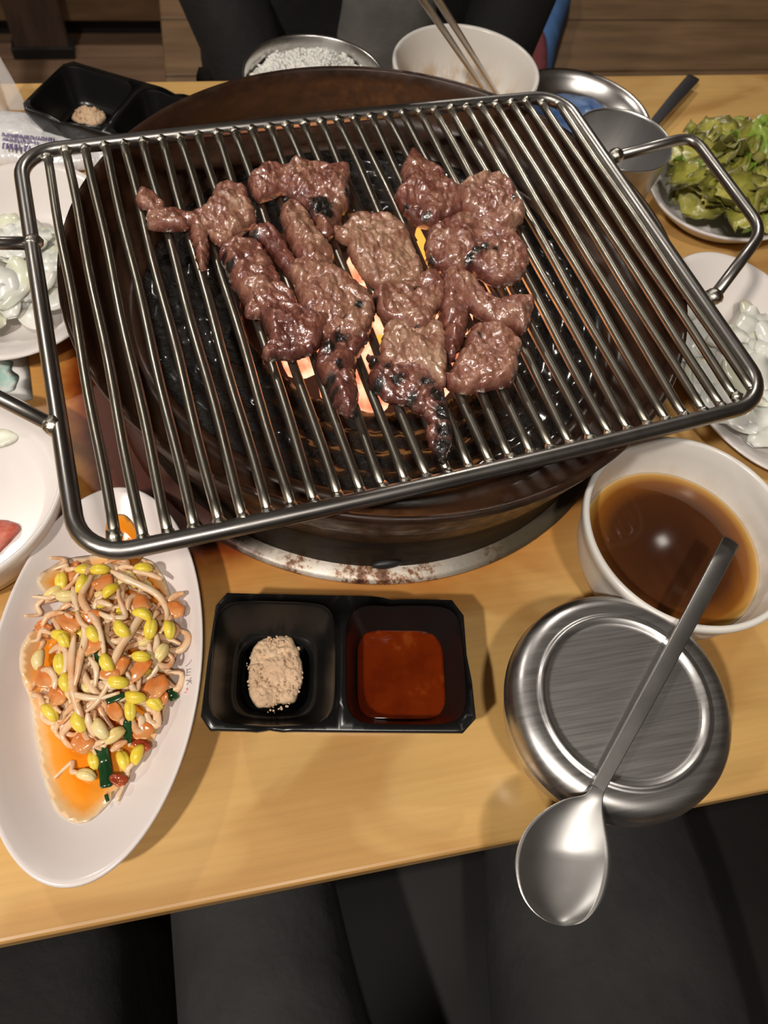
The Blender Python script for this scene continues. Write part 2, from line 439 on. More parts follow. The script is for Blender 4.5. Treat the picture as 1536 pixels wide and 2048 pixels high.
def fill_poly(poly, step):
    """points and triangles that fill a 2-D outline; returns pts, tris, number of outline points, inner distance"""
    Q = np.asarray(poly, float); lo, hi = Q.min(0), Q.max(0)
    gx = np.arange(lo[0], hi[0], step); gy = np.arange(lo[1], hi[1], step * .866)
    G = np.array([(x + (step / 2 if j % 2 else 0), y) for j, y in enumerate(gy) for x in gx])
    G = G[sdf_poly(G, Q) > step * .55]
    A = np.vstack([Q, G]); S = 1000.0
    r = delaunay_2d_cdt([Vector((a[0] * S, a[1] * S)) for a in A], [(i, (i + 1) % len(Q)) for i in range(len(Q))], [], 1, 1e-5)
    P = np.array([(p.x / S, p.y / S) for p in r[0]])
    d = np.maximum(sdf_poly(P, Q), 0)
    edge = d < 1e-7
    return P, [tuple(f) for f in r[2]], edge, d


def slab(poly, step, topf, botf):
    """closed lump over an outline: topf/botf(x,y,d) -> z. Returns verts, faces, top count, distances"""
    P, T, edge, d = fill_poly(poly, step)
    V = [Vector((p[0], p[1], topf(p[0], p[1], dd))) for p, dd in zip(P, d)]; nT = len(V)
    low = {}
    for i, (p, dd) in enumerate(zip(P, d)):
        if edge[i]: low[i] = i
        else:
            low[i] = len(V); V.append(Vector((p[0], p[1], botf(p[0], p[1], dd))))
    F = list(T) + [(low[a], low[c], low[b]) for a, b, c in T]
    F = [f for f in F if len(set(f)) == 3]
    dd = list(d) + [d[i] for i in low if low[i] >= nT]
    return V, F, nT, dd


def resample(pts, step):
    P = smooth_path([Vector((*p, 0)) for p in pts], 8, True); out = [P[0]]; acc = 0
    for a, b in zip(P, P[1:] + P[:1]):
        acc += (b - a).length
        if acc >= step: out.append(b); acc = 0
    return [(p.x, p.y) for p in out]


def dup(root, loc, rotz=0., label=None, group=None, scale=1., rot=None):
    r = root.copy(); C.objects.link(r); r.location = loc; r.rotation_euler = rot or (0, 0, rotz); r.scale = (scale,) * 3
    if label: r['label'] = label
    if group: r['group'] = group
    for ch in list(root.children):
        c = ch.copy(); C.objects.link(c); c.parent = r
        for gch in ch.children:
            d = gch.copy(); C.objects.link(d); d.parent = c
    return r


# ================================================================== ROOM
def structure(name, vf, material, base=(0, 0, 0), parent=None):
    o = obj(name, vf[0], vf[1], material, parent, base, smooth=False)
    if parent is None: o['kind'] = 'structure'
    return o


fl = structure('floor', box(-3, 3, -2.6, 4.0, -.06, -.012), M['dark_wood'], (0, 0, 0))
proto_plank = None
for j in range(22):
    y0 = .5 + j * .15
    for i, (xa, xb) in enumerate(((-3, -1.1), (-1.1, .7), (.7, 3))):
        q = (j % 3) * .31 - .3
        xa_ = xa + (q if xa > -3 else 0); xb_ = xb + (q if xb < 3 else 0)
        structure('floor_plank', box(xa_ + .002, xb_ - .002, y0 + .002, y0 + .148, -.012, 0, .0015), M['floor'], parent=fl)
structure('floor_plank', box(-3, 3, -2.6, .498, -.012, 0), M['floor'], parent=fl)
structure('ceiling', box(-3, 3, -2.6, 4.0, 2.6, 2.66), M['ceiling'])
structure('wall_back', box(-3, 3, 4.0, 4.06, 0, 2.6), M['wall'])
structure('wall_front', box(-3, 3, -2.66, -2.6, 0, 2.6), M['wall'])
structure('wall_left', box(-3.06, -3, -2.6, 4.0, 0, 2.6), M['wall'])
structure('wall_right', box(3, 3.06, -2.6, 4.0, 0, 2.6), M['wall'])

# low platform at the back with a recessed kick space, and a slab leg of a stool before it
b = thing('wall_bench', 'low brown wooden bench with a recessed base in painted shade behind the table', 'bench', (-.1, 2.45, 0))
obj('kick_shade', *box(-1.2, .35, 2.105, 2.6, 0, .06), M['black_vinyl'], b, smooth=False)  # black colour stands for the shade inside the kick gap
for k in range(3):
    obj('front_board', *box(-1.2, .35, 2.05, 2.62, .06 + k * .11, .167 + k * .11, .002), M['bench_wood'], b, smooth=False)
s = thing('stool', 'dark wooden stool leg standing on the floor at the back', 'stool', (-.36, 2.2, 0))
obj('leg', *box(-.43, -.305, 1.995, 2.03, 0, .42, .003), M['dark_wood'], s, smooth=False)
obj('leg', *box(-.43, -.405, 1.90, 1.994, .30, .42, .003), M['dark_wood'], s, smooth=False)
obj('foot_rail', *box(-.44, -.295, 1.99, 2.04, 0, .028, .003), M['black_vinyl'], s, smooth=False)
obj('seat', *box(-.52, -.2, 1.72, 2.045, .42, .46, .01), M['dark_wood'], s, smooth=False)

# ================================================================== TABLE
tb = thing('dining_table', 'honey-coloured plywood restaurant table under the grill', 'table', (.115, .340, 0))
obj('tabletop', *box(-.62, .86, .0200, .6605, ZT - .028, ZT, .0025), M['wood'], tb, smooth=False)
obj('edge_band', *box(-.618, .858, .0215, .659, ZT - .040, ZT - .0285), M['ply_edge'], tb, smooth=False)
for x in (-.55, .79):
    for y in (.09, .59):
        obj('leg', *box(x - .022, x + .022, y - .022, y + .022, 0, ZT - .041, .003), M['black_metal'], tb, smooth=False)

# ================================================================== BRAZIER
BC = (.0940, .3355, ZT)
br = thing('table_brazier', 'round brown iron brazier full of embers set on the table under the grill', 'brazier', BC)
obj('base_ring', *lathe([(.150, .0012), (.150, .006), (.157, .0068), (.168, .0045), (.1705, .003), (.1705, .0006), (.150, .0006)], 120, BC), M['ring'], br)
obj('wall', *lathe([(.1612, .004), (.1612, .036), (.1618, .041), (.1655, .0435), (.1672, .0465), (.1672, .0485)], 120, BC), M['tub'], br)
obj('rim', *lathe([(.1672, .0485), (.1674, .057), (.1700, .063), (.1745, .072), (.178, .084), (.1800, .092), (.1808, .0950), (.1800, .0968), (.1782, .0972),
                   (.1765, .0957), (.1748, .088), (.1725, .076), (.1700, .068), (.166, .0635), (.154, .0605), (.1515, .059), (.150, .0612), (.1455, .0612), (.1435, .0585)], 120, BC), M['iron'], br)
V, F = lathe([(.1440, .0580)] + [(.1435 - k * .0026, .0575 - .0012 * sin(k * 1.15) - k * .00022) for k in range(1, 22)] + [(.0860, .0535), (.0845, .051), (.0838, .045), (.0838, .012)], 200, BC)
V2 = []
for p in V:
    p = Vector(p); q = p - Vector(BC); r = math.hypot(q.x, q.y)
    k = max(0, min(1, (.146 - r) / .012)) * (1 if q.z > .046 else .3)
    V2.append(p + Vector((0, 0, 1)) * k * (.0018 * fbm(p, 70) + .0022 * fbm(p, 210, 2)) + Vector((q.x, q.y, 0)).normalized() * k * .0012 * fbm(p, 120))
obj('crusted_plate', V2, F, M['crust'], br)
obj('fire_pot', *lathe([(.0836, .02), (.0836, .0105), (.0, .0085)], 64, BC), M['firepot'], br)
a = math.radians(-97)
hp = Vector((BC[0] + cos(a) * .1615, BC[1] + sin(a) * .1615, ZT + .0105))
obj('air_hole', *icos(2, hp, (.0095, .003, .0035)), M['black_metal'], br)

# embers
rc = random.Random(3)
glow_pos = []
for ringr, cnt, z in ((.0, 1, .030), (.030, 6, .028), (.056, 11, .026), (.020, 4, .043), (.044, 7, .041)):
    for k in range(cnt):
        a = 2 * pi * k / cnt + rc.uniform(-.2, .2) + ringr * 40
        x, y = BC[0] + ringr * cos(a), BC[1] + ringr * sin(a) * .96
        s3 = rc.uniform(.0105, .0135); sd = rc.uniform(0, 50)
        vf = icos(2, (x, y, ZT + z), (s3 * rc.uniform(.95, 1.25), s3, s3 * .85), lambda p: 1 + .28 * noise.noise(p * 1.7 + Vector((sd, 0, 0))) + .10 * noise.noise(p * 5 + Vector((sd, 3, 0))))
        hot = not (x < BC[0] - .035 and y > BC[1] + .0) and not (y > BC[1] + .055)
        o = obj('charcoal', *vf, M['coal' if hot else 'coal_dark'], None, (x, y, ZT + z - s3 * .8), smooth=False)
        tag(o, 'glowing orange charcoal lump in the fire pot beneath the meat' if hot else 'half-dark charcoal lump smouldering at the far side of the fire pot', 'charcoal', 'hot embers in the brazier' if hot else 'dull embers in the brazier')
fparts = []
for (x, y, h, r) in ((.135, .385, .030, .009), (.127, .372, .022, .008), (.090, .300, .020, .009), (.113, .335, .026, .008), (.075, .330, .020, .008), (.105, .296, .016, .010)):
    pth = [Vector((x + .004 * sin(k * 1.3), y + .003 * sin(k), ZT + .044 + h * k / 5)) for k in range(6)]
    fparts.append(tube(smooth_path(pth, 3), [r * (1 - (k / 15)) ** .7 * (.6 + .5 * sin(min(1, k / 6) * pi * .8)) + .0003 for k in range(16)], 8))
o = obj('flame', *join(fparts), M['flame'], None, (.105, .33, ZT + .044)); tag(o, 'orange flames licking up from the embers under the meat', 'flame', kind='stuff')
pl = bpy.data.lights.new('fire_glow', 'POINT'); pl.energy = .08; pl.color = (1, .38, .12); pl.shadow_soft_size = .03
po = bpy.data.objects.new('fire_glow', pl); C.objects.link(po); po.location = (.105, .325, ZT + .072)

# ================================================================== GRILL GRATE
HG = .108
gBL, gBR, gTL = at(160, 1120, HG), at(1545, 800, HG), at(38, 310, HG)
gu = (gBR - gBL).normalized(); gv = Vector((-gu.y, gu.x, 0)); GU, GV = .3475, .2658


def gp(u, v_, dz=0.0):
    uu = min(max(u / GU, 0), 1); vv = min(max(v_ / GV, 0), 1)
    sag = -.0050 * 4 * uu * (1 - uu) * (1 - vv) ** 1.5 + .0015 * 4 * uu * (1 - uu) * vv
    return gBL + gu * u + gv * v_ + Vector((0, 0, sag + dz))


gr = thing('grill_grate', 'rectangular stainless steel wire grill grate with looped handles lying over the brazier', 'grill grate', (gp(GU / 2, GV / 2).x, gp(GU / 2, GV / 2).y, ZT + HG))
R0 = .021; pth = []
for (cu, cv, a0) in ((R0, R0, pi), (GU - R0, R0, 1.5 * pi), (GU - R0, GV - R0, 0), (R0, GV - R0, .5 * pi)):
    for k in range(9):
        a = a0 + pi / 2 * k / 8; pth.append((cu + R0 * cos(a), cv + R0 * sin(a)))
dense = []
for (a, b) in zip(pth, pth[1:] + pth[:1]):
    d = math.hypot(b[0] - a[0], b[1] - a[1]); nn = max(1, int(d / .02))
    for k in range(nn): dense.append(gp(a[0] + (b[0] - a[0]) * k / nn, a[1] + (b[1] - a[1]) * k / nn))
obj('frame', *tube(dense, .0041, 16, closed=True), M['grill_rail'], gr)
wl = []
for i in range(31):
    u = (.0152 + i * .010975) * .99
    va = -.001 if .02 < u < GU - .02 else .0030
    pts = [gp(u + .0004 * sin(k * .9 + i * 2.1), va + (GV - 2 * va) * k / 16, .0003) for k in range(17)]
    obj('bar', *tube(pts, .0025, 12), M['grill_bar'], gr)
    for vv, sc_ in ((va + .0042, 1.), (GV - va - .0042, 1.15)):
        p = gp(u, vv, .0009)
        wl.append(icos(1, p, (.0038 * sc_, .0042, .0028), lambda q: 1 + .25 * noise.noise(q * 2 + p * 90)))
o = obj('weld_bead', *join(wl), M['weld'], gr); o['kind'] = 'stuff'


def handle(px, hgt):
    P = [at(*p, HG + hgt[i]) for i, p in enumerate(px)]
    pts = []
    for i, p in enumerate(P):                       # round each corner
        if i in (0, len(P) - 1): pts.append(p); continue
        q, r = P[i - 1], P[i + 1]; t0 = (q - p); t1 = (r - p); rad = min(.014, t0.length * .45, t1.length * .45)
        A, B = p + t0.normalized() * rad, p + t1.normalized() * rad
        for k in range(7):
            s_ = k / 6; pts.append(A * (1 - s_) ** 2 + p * 2 * s_ * (1 - s_) + B * s_ * s_)
    h = obj('handle', *tube(pts, .0034, 16), M['grill_rail'], gr)
    for i in (0, -1): obj('weld', *icos(2, P[i] + Vector((0, 0, .0005)), (.0054, .0054, .0046), lambda q: 1 + .2 * noise.noise(q * 2.5)), M['weld'], h)


handle([(1232, 312), (1385, 272), (1527, 462), (1427, 594)], (0, .004, .004, 0))
handle([(66, 487), (-85, 486), (-150, 720), (108, 852)], (0, .004, .004, 0))

# ================================================================== MEAT
c3 = lambda pts: [(240 + x / 2.954, 280 + y / 2.954) for x, y in pts]
c4 = lambda pts: [(640 + x / 3.2, 280 + y / 3.2) for x, y in pts]
c5 = lambda pts: [(440 + x / 2.56, 600 + y / 2.56) for x, y in pts]
BT = HG + .0027                                   # top of the bars
# name-free list: label, outline, thickness mm, layer mm, tone, ridges[(pixel path, width mm, height mm)], char spots[(x, y, radius px)]
MEAT = [
 ('reddish meat slice with a thin bent arm reaching left over the bars',
  c3([(95,340),(110,300),(150,290),(200,310),(240,350),(280,410),(340,405),(400,425),(450,415),(520,370),(560,290),(610,250),(680,255),(740,280),(760,340),(790,400),(805,440),(790,480),(740,520),(680,560),(640,590),(590,605),(555,580),(520,565),(515,620),(520,680),(500,740),(475,745),(455,690),(440,620),(415,560),(415,490),(370,515),(290,520),(210,515),(165,500),(160,450),(165,400),(120,385)]),
  9, 0, .42, [(c3([(440,450),(480,560),(490,700)]), 5, 3), (c3([(560,330),(650,400),(700,480)]), 7, 3), (c3([(545,480),(640,500),(700,540)]), 4, -3)], []),
 ('wide meat slice atop the left cluster with a black burnt lower edge',
  c3([(755,235),(800,190),(860,155),(930,150),(970,165),(1010,130),(1080,125),(1150,140),(1230,155),(1300,150),(1355,150),(1350,220),(1340,270),(1355,300),(1345,370),(1300,450),(1270,500),(1235,560),(1190,560),(1150,500),(1110,440),(1060,370),(1010,320),(960,300),(900,320),(830,345),(790,310),(765,270)]),
  11, 0, .36, [(c3([(960,170),(980,250),(1050,330)]), 4, -3), (c3([(1080,200),(1200,220),(1330,200)]), 8, 3)],
  [(c3([(1190,390)])[0], 24), (c3([(1165,350)])[0], 14), (c3([(1225,430)])[0], 14), (c3([(1352,300)])[0], 9)]),
 ('narrow dark meat strip tucked between the long slice and the rolled one',
  c3([(765,540),(800,508),(860,495),(920,520),(960,570),(1000,640),(1040,700),(1050,760),(1010,800),(960,740),(920,690),(880,630),(830,590),(785,575)]),
  9, 2, .18, [], [(c3([(790,545)])[0], 9)]),
 ('rolled greyish meat strip lying at the top of the large central slice',
  c3([(948,410),(970,378),(1020,358),(1070,378),(1120,440),(1160,510),(1210,590),(1255,640),(1245,720),(1180,760),(1090,720),(1040,660),(1000,580),(965,490)]),
  13, 2, .50, [(c3([(1010,420),(1080,540),(1150,660)]), 6, 3)], []),
 ('long pink-edged meat slice left of the large central one',
  c3([(590,650),(640,590),(700,572),(760,590),(820,600),(850,640),(890,700),(930,770),(960,830),(1010,880),(1045,935),(1010,990),(920,980),(850,1000),(830,1020),(770,1020),(735,985),(730,930),(690,870),(650,800),(622,740)]),
  11, 1, .34, [(c3([(700,640),(800,780),(900,900)]), 9, 3)], [(c3([(650,730)])[0], 11), (c3([(610,670)])[0], 7), (c3([(700,600)])[0], 6)]),
 ('large greyish-brown meat slice in the middle left of the grill',
  c3([(1000,750),(1060,690),(1150,690),(1250,725),(1310,760),(1380,820),(1460,880),(1505,930),(1505,990),(1470,1080),(1400,1130),(1280,1120),(1200,1140),(1170,1090),(1130,1020),(1080,970),(1060,900),(1035,830)]),
  12, 3, .52, [(c3([(1150,760),(1250,900),(1400,980)]), 11, 2.5), (c3([(1130,1010),(1210,1000),(1260,1080)]), 5, -3)], [(c3([(1410,955)])[0], 8), (c3([(1330,1020)])[0], 4)]),
 ('shiny reddish meat lump at the lower left corner of the cluster',
  c3([(825,990),(850,930),(880,860),(920,920),(960,950),(1050,960),(1140,1000),(1230,1020),(1200,1100),(1180,1170),(1110,1225),(1010,1255),(930,1250),(860,1260),(845,1220),(885,1150),(862,1080)]),
  13, 4, .30, [(c3([(900,1000),(1000,1020),(1120,1050)]), 8, 3), (c3([(900,1180),(1000,1130),(1130,1120)]), 6, -2)], [(c5([(290,250)])[0], 8)]),
 ('folded meat slice with black grill marks hanging below the large central one',
  c5([(495,275),(530,190),(600,130),(680,75),(745,62),(768,120),(748,185),(705,255),(690,320),(700,400),(706,480),(685,545),(655,558),(610,532),(570,470),(540,400),(508,340)]),
  12, 1, .24, [(c5([(610,260),(620,360),(650,480)]), 7, 3), (c5([(560,250),(640,180),(730,100)]), 5, -2)],
  [(c5([(560,215)])[0], 13), (c5([(620,165)])[0], 12), (c5([(680,115)])[0], 13), (c5([(715,90)])[0], 8), (c5([(568,385)])[0], 10), (c5([(590,440)])[0], 6), (c5([(610,330)])[0], 8)]),
 ('smooth tan meat slice with a pointed left tip in the centre of the grill',
  c4([(92,548),(150,540),(190,500),(220,462),(330,468),(430,462),(490,497),(540,540),(572,600),(612,690),(642,770),(662,840),(600,900),(520,910),(430,910),(340,900),(280,850),(240,795),(200,725),(178,650),(130,622),(103,590)]),
  10, 0, .66, [(c4([(230,600),(330,640),(450,800)]), 9, 1.5)], []),
 ('pinkish meat piece stacked just below the smooth tan slice',
  c4([(345,965),(400,915),(500,890),(600,880),(660,835),(720,815),(770,840),(800,920),(790,1010),(745,1070),(710,1150),(640,1200),(580,1165),(500,1135),(430,1112),(372,1060)]),
  12, 3, .45, [(c4([(420,960),(520,1000),(640,1010)]), 9, 2)], [(c4([(630,905)])[0], 6), (c4([(355,985)])[0], 6), (c4([(625,1160)])[0], 5)]),
 ('pale tan meat square above the badly burnt slice',
  c4([(430,1150),(500,1130),(580,1150),(640,1180),(700,1130),(770,1140),(802,1190),(812,1300),(817,1400),(812,1500),(785,1530),(740,1495),(680,1445),(580,1410),(480,1410),(405,1370),(398,1290),(418,1210)]),
  11, 2, .68, [(c4([(480,1200),(600,1260),(720,1400)]), 9, 2)], []),
 ('badly burnt meat slice trailing a black tail towards the near rail',
  c4([(308,1345),(350,1355),(420,1365),(480,1390),(580,1390),(660,1430),(745,1480),(795,1560),(822,1640),(842,1750),(852,1850),(832,1980),(795,2010),(742,1935),(708,1885),(698,1820),(718,1770),(680,1722),(620,1692),(570,1652),(510,1642),(450,1632),(398,1592),(338,1552),(318,1480),(333,1420)]),
  10, 0, .26, [(c4([(420,1440),(560,1500),(700,1560)]), 8, 3)],
  [(c4([(345,1385)])[0], 10), (c4([(500,1500)])[0], 12), (c4([(700,1520)])[0], 13), (c4([(760,1600)])[0], 15), (c4([(800,1700)])[0], 15), (c4([(810,1800)])[0], 15), (c4([(800,1900)])[0], 16), (c4([(380,1530)])[0], 9), (c4([(600,1610)])[0], 9), (c4([(780,1970)])[0], 12), (c4([(430,1430)])[0], 7)]),
 ('upright strip of brown meat wedged at the right of the stacked pieces',
  c4([(780,830),(830,850),(880,920),(940,1000),(957,1080),(942,1150),(932,1220),(885,1315),(850,1365),(808,1335),(795,1200),(775,1100),(785,950)]),
  12, 1, .30, [(c4([(810,900),(860,1050),(860,1250)]), 5, 3)], [(c4([(815,1320)])[0], 7)]),
 ('meat strip bent like an elbow with a burnt tip on its right end',
  c4([(800,830),(850,797),(920,808),(980,850),(1022,910),(1085,975),(1150,998),(1250,978),(1340,972),(1378,1000),(1364,1060),(1352,1130),(1312,1195),(1250,1165),(1200,1150),(1130,1142),(1050,1102),(980,1062),(918,1012),(858,935),(818,885)]),
  11, 3, .45, [(c4([(860,850),(960,960),(1080,1050),(1300,1040)]), 7, 3)], [(c4([(1285,1180)])[0], 9), (c4([(985,1090)])[0], 8), (c4([(1245,1190)])[0], 7)]),
 ('squarish greyish meat piece at the lower right of the cluster',
  c4([(828,1465),(880,1378),(930,1298),(950,1228),(990,1168),(1080,1155),(1160,1168),(1230,1208),(1303,1290),(1270,1345),(1277,1430),(1232,1512),(1130,1534),(1040,1556),(950,1564),(870,1554),(838,1535),(790,1480),(795,1455)]),
  13, 0, .52, [(c4([(960,1300),(1060,1370),(1200,1380)]), 10, 2)], [(c4([(1028,1222)])[0], 5)]),
 ('purplish meat piece with a pointed top furthest from the camera',
  c4([(488,330),(540,280),(528,180),(560,110),(592,55),(632,90),(680,150),(760,178),(802,230),(802,270),(880,308),(922,360),(902,432),(862,482),(800,505),(730,535),(650,525),(570,472),(508,402)]),
  12, 0, .30, [(c4([(600,150),(640,280),(760,380)]), 9, 2.5), (c4([(540,300),(600,320),(700,290)]), 5, -2)], [(c4([(680,470)])[0], 8), (c4([(560,400)])[0], 5)]),
 ('greyish meat piece with a wet shine at the upper right of the cluster',
  c4([(880,310),(960,248),(1050,218),(1150,233),(1232,280),(1263,360),(1313,430),(1292,505),(1212,555),(1110,540),(1030,490),(960,465),(910,410)]),
  13, 1, .50, [(c4([(960,340),(1080,330),(1200,400)]), 8, 3)], [(c4([(945,450)])[0], 6), (c4([(1240,350)])[0], 4)]),
 ('large meat piece with a dark streak across it at the right of the cluster',
  c4([(688,600),(740,538),(820,498),(900,466),(1000,460),(1080,496),(1170,556),(1242,588),(1322,690),(1334,762),(1292,845),(1200,886),(1110,876),(1030,836),(960,805),(880,805),(760,785),(698,742)]),
  14, 2, .40, [(c4([(800,560),(950,600),(1150,660)]), 11, 2.5), (c4([(1040,820),(1100,740),(1200,700)]), 5, -2.5)], [(c4([(1000,710)])[0], 10), (c4([(1050,690)])[0], 9), (c4([(960,740)])[0], 8), (c4([(710,720)])[0], 9), (c4([(1125,695)])[0], 5), (c4([(860,795)])[0], 5)]),
]
rm = random.Random(11)
for idx, (label, px, th, layer, tone, ridges, chars) in enumerate(MEAT):
    zl = BT + layer * .0011
    hp_ = zl + th * .00045
    poly = resample([tuple(at(*p, hp_)[:2]) for p in px], .0010)
    cx_ = sum(p[0] for p in poly) / len(poly); cy_ = sum(p[1] for p in poly) / len(poly)
    poly = [(x + .0009 * fbm((x, y, idx), 260, 3) + .0006 * fbm((y, x, idx), 800, 2), y + .0009 * fbm((x, y, idx + 9.5), 260, 3) + .0006 * fbm((y, x, idx + 3), 800, 2)) for x, y in poly]
    pa_ = np.array(poly); tn = np.roll(pa_, -2, 0) - np.roll(pa_, 2, 0); tn /= np.maximum(np.linalg.norm(tn, axis=1), 1e-9)[:, None]
    ar = float(np.sum(pa_[:, 0] * np.roll(pa_[:, 1], -1) - np.roll(pa_[:, 0], -1) * pa_[:, 1]))
    poly = [tuple(p) for p in pa_ + np.stack([tn[:, 1], -tn[:, 0]], 1) * (.0007 if ar > 0 else -.0007)]
    RD = [([tuple(at(*p, zl + th * .001)[:2]) for p in path], wd * .001, h_ * .001) for path, wd, h_ in ridges]
    T_ = th * .00078; W_ = .0046
    sd = idx * 3.7

    def seg_d(x, y, path):
        best = 9
        for a, b in zip(path, path[1:]):
            ex, ey = b[0] - a[0], b[1] - a[1]; tt = max(0, min(1, ((x - a[0]) * ex + (y - a[1]) * ey) / (ex * ex + ey * ey)))
            best = min(best, math.hypot(x - a[0] - ex * tt, y - a[1] - ey * tt))
        return best

    def gz(x, y):
        q = Vector((x, y, 0)) - gBL; return gp(q.dot(gu), q.dot(gv)).z - (ZT + HG)

    def top(x, y, d):
        k = min(d / W_, 1); e = math.sqrt(max(0, 1 - (1 - k) ** 2))
        z = T_ * (.22 + .78 * e)
        z += k * (.0034 * fbm((x, y, sd), 55, 2) + .0019 * fbm((x, y, sd + 5), 170, 3) + .0011 * fbm((x, y, sd + 8), 430, 3))
        z -= k * .0026 * max(0, .16 - abs(fbm((x, y, sd + 20), 70, 2))) / .16
        for path, wd, h_ in RD:
            z += .9 * h_ * k * math.exp(-(seg_d(x, y, path) / wd) ** 2)
        return ZT + zl + gz(x, y) + max(z, .0012)

    def bot(x, y, d):
        k = min(d / .003, 1); return ZT + zl + gz(x, y) + T_ * .18 * (1 - k) ** 2

    V, F, nT, dd = slab(poly, .00095, top, bot)
    CS = [(at(*p, zl + th * .0008), r * .00026) for p, r in chars]
    charv, tonev = [], []
    for p, d in zip(V, dd):
        c = 0
        for q, r in CS:
            c = max(c, 1.25 * math.exp(-((p.x - q.x) ** 2 + (p.y - q.y) ** 2) / (r * r * 1.3)))
        edge_ = max(0, 1 - d / .0035) * (.28 + .5 * fbm((p.x, p.y, sd + 30), 120, 2))
        charv.append(min(1.3, c + max(0, edge_) * .5))
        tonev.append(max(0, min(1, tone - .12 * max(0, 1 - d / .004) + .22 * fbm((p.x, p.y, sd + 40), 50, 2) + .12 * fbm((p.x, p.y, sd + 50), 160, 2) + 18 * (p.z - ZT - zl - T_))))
    o = obj('meat_slice', V, F, M['meat'], None, (cx_, cy_, ZT + zl), attrs={'char': charv, 'tone': tonev})
    tag(o, label, 'meat', 'grilled meat slices on the grate')
# ================================================================== BEAN SPROUT PLATE
HR = .026
pa, pb, pr_ = at(240, 973, HR), at(135, 1776, HR), at(406, 1290, HR)
pc = (pa + pb) / 2; pax = (pa - pb).normalized(); pay = Vector((pax.y, -pax.x, 0)); PA = (pa - pb).length / 2
q = pr_ - pc; PB = q.dot(pay) / math.sqrt(1 - (q.dot(pax) / PA) ** 2)
prot = math.atan2(pax.y, pax.x)
PC = Vector((pc.x, pc.y, ZT))
plate_prof = [(0, .0062), (.50, .0062), (.62, .0072), (.70, .0098), (.80, .0155), (.90, .0215), (.965, .0254), (.985, .0262), (.997, .0258), (1.0, .0246), (.985, .0230), (.90, .0178), (.78, .0105), (.66, .0040), (.62, .0012), (.585, .0008), (.57, .0028), (0, .0030)]
sp_ = thing('oval_plate', 'white oval plate of seasoned bean sprouts at the lower left', 'plate', PC)
obj('plate_body', *lathe(plate_prof, 120, PC, PA, PB, prot), M['white_pink'], sp_)


def plate_z(x, y):
    q = Vector((x, y, 0)) - Vector((PC.x, PC.y, 0)); s = math.hypot(q.dot(pax) / PA, q.dot(pay) / PB)
    zs = [(0, .0062), (.5, .0062), (.62, .0072), (.7, .0098), (.8, .0155), (.9, .0215), (1, .026)]
    for (a, za), (b, zb) in zip(zs, zs[1:]):
        if s <= b: return za + (zb - za) * (s - a) / (b - a)
    return .026


# faint lettering on the inner right slope, running towards the viewer
def strokes(paths, rad, h):
    return join([tube([Vector((*at(*p, h)[:2], ZT + plate_z(*at(*p, h)[:2]) + .0004)) for p in path], rad, 5) for path in paths])


o = obj('lettering', *strokes([[(374, 1338), (372, 1350)], [(373, 1338), (383, 1340)], [(374, 1344), (382, 1346)], [(372, 1350), (381, 1352)],
                               [(384, 1322), (377, 1328)], [(377, 1328), (370, 1330)],
                               [(372, 1360), (385, 1365)], [(384, 1358), (374, 1370)], [(379, 1364), (385, 1370)]], .00022, .019), M['grey_ink'], sp_)
obj('lettering', *strokes([[(372, 1379), (375, 1377), (376, 1381), (371, 1386), (369, 1384)]], .00024, .019), M['pink_ink'], sp_)

bro = [(215, 1240), (95, 1255), (58, 1290), (48, 1340), (60, 1400), (70, 1470), (84, 1540), (104, 1605), (135, 1640), (175, 1648), (215, 1612), (258, 1548), (305, 1490), (338, 1400), (350, 1300), (345, 1200), (310, 1130), (240, 1110), (180, 1115), (120, 1140), (90, 1190)]
poly = resample([tuple(at(*p, .0085)[:2]) for p in bro], .0016)
poly = [(x + .0006 * fbm((x, y, 2), 60), y + .0006 * fbm((x, y, 6), 60)) for x, y in poly]
V, F, nT, dd = slab(poly, .0022, lambda x, y, d: ZT + max(plate_z(x, y) + .0004, .0062 + .0026 * min(1, d / .012) + .0004), lambda x, y, d: ZT + plate_z(x, y) + .0002)
tag(obj('kimchi_broth', V, F, M['kbroth'], None, (PC.x, PC.y, ZT + .0066), attrs={'depth': [min(1, d / .016) for d in dd]}), 'shiny orange broth pooled under the bean sprouts on the oval plate', 'broth')
poly2 = resample([tuple(at(*p, .03)[:2]) for p in [(205, 1020), (240, 1010), (262, 1030), (280, 1055), (270, 1085), (235, 1100), (205, 1095), (195, 1070)]], .0014)
V, F, nT, dd = slab(poly2, .002, lambda x, y, d: ZT + plate_z(x, y) + .0004 + .0022 * min(1, d / .005), lambda x, y, d: ZT + plate_z(x, y) + .0002)
tag(obj('sauce_splash', V, F, M['kbroth'], None, (poly2[0][0], poly2[0][1], ZT + .02), attrs={'depth': [min(1, .25 + d / .007) for d in dd]}), 'orange sauce splash on the far end of the oval plate', 'sauce')

# heap of sprouts
hc = at(222, 1290, .022)


def heap(x, y):
    q = Vector((x, y, 0)) - Vector((hc.x, hc.y, 0)); s2 = (q.dot(pax) / .058) ** 2 + (q.dot(pay) / .037) ** 2
    return plate_z(x, y) + .024 * max(0, 1 - s2) ** .8 + .0012


rs = random.Random(5)
c7 = lambda x, y: (20 + x / 3.413, 1080 + y / 3.413)
g1, g2, g3 = 'loose sprouts in the heap', 'long sprout strands on top of the heap', 'yellow-headed sprouts on the heap'
L1, L2, L3 = 'short pale bean sprout buried in the heap on the oval plate', 'long pale sprout strand lying over the top of the bean sprout heap', 'soybean sprout with a plump yellow head on the surface of the heap'


